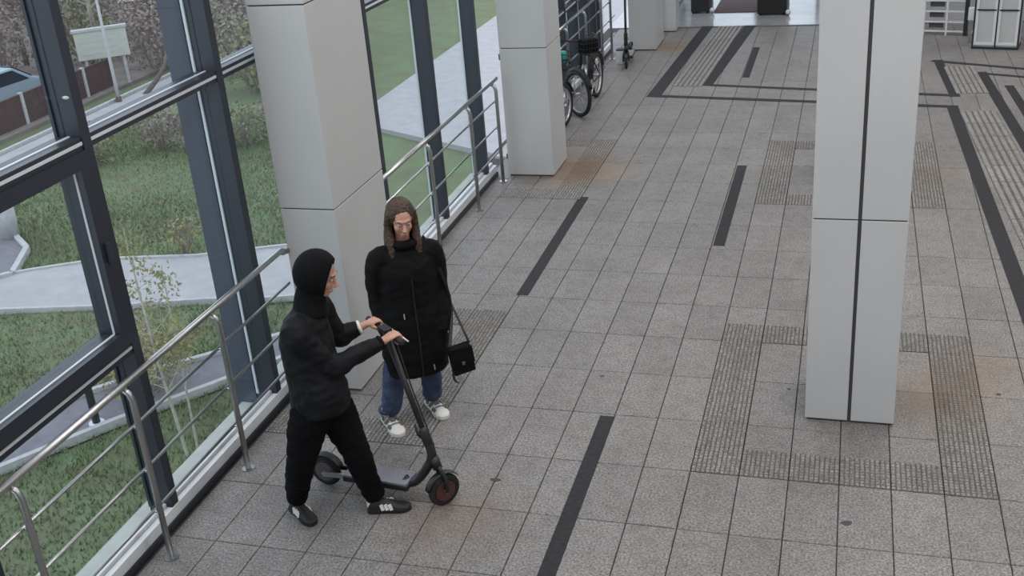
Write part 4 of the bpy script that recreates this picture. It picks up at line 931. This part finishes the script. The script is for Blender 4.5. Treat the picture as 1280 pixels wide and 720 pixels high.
t = thing('car', 'blue-grey car parked behind the brown fence', 'car', (-27.0, 23.6, ZG), math.radians(80))
side = [(-2.1, .35), (-2.15, .75), (-1.5, .92), (-.8, 1.42), (.7, 1.45), (1.45, .98), (2.1, .82), (2.15, .35)]
def extr(pts, w): return MB().add([(x, -w, z) for x, z in pts] + [(x, w, z) for x, z in pts], [tuple(range(len(pts))), tuple(range(len(pts), 2 * len(pts)))[::-1]] + [(i, i + len(pts), (i + 1) % len(pts) + len(pts), (i + 1) % len(pts)) for i in range(len(pts))])
extr(side, .85).build('body', 'car_paint', t, bevel=.05)
for s in (-1, 1): extr([(-1.3, .95), (-.75, 1.36), (.65, 1.38), (1.25, .98)], .004).build('side_window', 'car_glass', t).location = (0, s * .853, 0)
MB().obox((1.10, 0, 1.23), (.36, 0, -.225), (0, .72, 0), (.02, 0, .03)).build('windscreen', 'car_glass', t); MB().obox((-1.17, 0, 1.19), (.33, 0, .235), (0, .72, 0), (-.02, 0, .03)).build('rear_window', 'car_glass', t)
for x in (-1.35, 1.35):
    for s in (-1, 1):
        w_ = MB().torus((x, s * .80, .31), (0, 1, 0), .22, .09, 26, 8).build('wheel', 'rubber', t, smooth=True); MB().tube([(x, s * .80 - .06, .31), (x, s * .80 + .06, .31)], .16, 18).build('hubcap', 'silver', w_)
# litter bin / planter on the branch path
t = thing('litter_bin', 'grey round litter bin with dark lid on the lawn edge outside', 'bin', (-18.31, 13.85, ZG + .07))
MB().tube([(0, 0, 0), (0, 0, .9)], [.20, .23], 18).build('body', 'kerb', t, smooth=True); MB().tube([(0, 0, .9), (0, 0, .95), (0, 0, 1.05)], [.25, .25, .10], 18).build('lid', 'dark_panel', t); MB().tube([(0, 0, 1.05), (0, 0, 1.2)], .03, 8).build('knob', 'dark_panel', t)
# dark bollard with a white foot beside the walk
t = thing('bollard', 'slim dark bollard with white foot beside the asphalt walk', 'bollard', (-11.16, 6.88, ZG + .06))
MB().tube([(0, 0, .0), (0, 0, 1.0), (0, 0, 1.06)], [.06, .06, .03], 12).build('shaft', 'black', t, smooth=True); MB().tube([(0, 0, 0), (0, 0, .05)], .12, 14).build('foot', 'white_paint', t)
# houses at the back
def house(label, loc, rz, w, d, h, rise):
    t = thing('house', label, 'house', (*loc, ZG), rz); MB().box((-w, -d, 0), (w, d, h)).build('wall', 'house_wall', t)
    MB().add([(-w - .4, -d - .4, h), (w + .4, -d - .4, h), (w + .4, d + .4, h), (-w - .4, d + .4, h), (-w - .4, 0, h + rise), (w + .4, 0, h + rise)], [(0, 1, 5, 4), (2, 3, 4, 5), (0, 4, 3), (1, 2, 5), (3, 2, 1, 0)]).build('roof', 'roof', t)
    for i in range(int(w * 2 // 2.4)):
        x = -w + 1.2 + i * 2.4; f_ = MB().box((x - .5, -d - .06, h * .35), (x + .5, -d + .02, h * .8)).build('window', 'sill_white', t); MB().box((x - .42, -d - .07, h * .35 + .08), (x + .42, -d - .055, h * .8 - .08)).build('pane', 'car_glass', f_)
house('low house with a grey roof beyond the bank at the upper left', (-38, 46), math.radians(35), 6, 4, 3.0, 2.2)
house('second low house with a grey roof beyond the bank, right of the first', (-22, 50), math.radians(20), 5, 4, 3.0, 2.2)
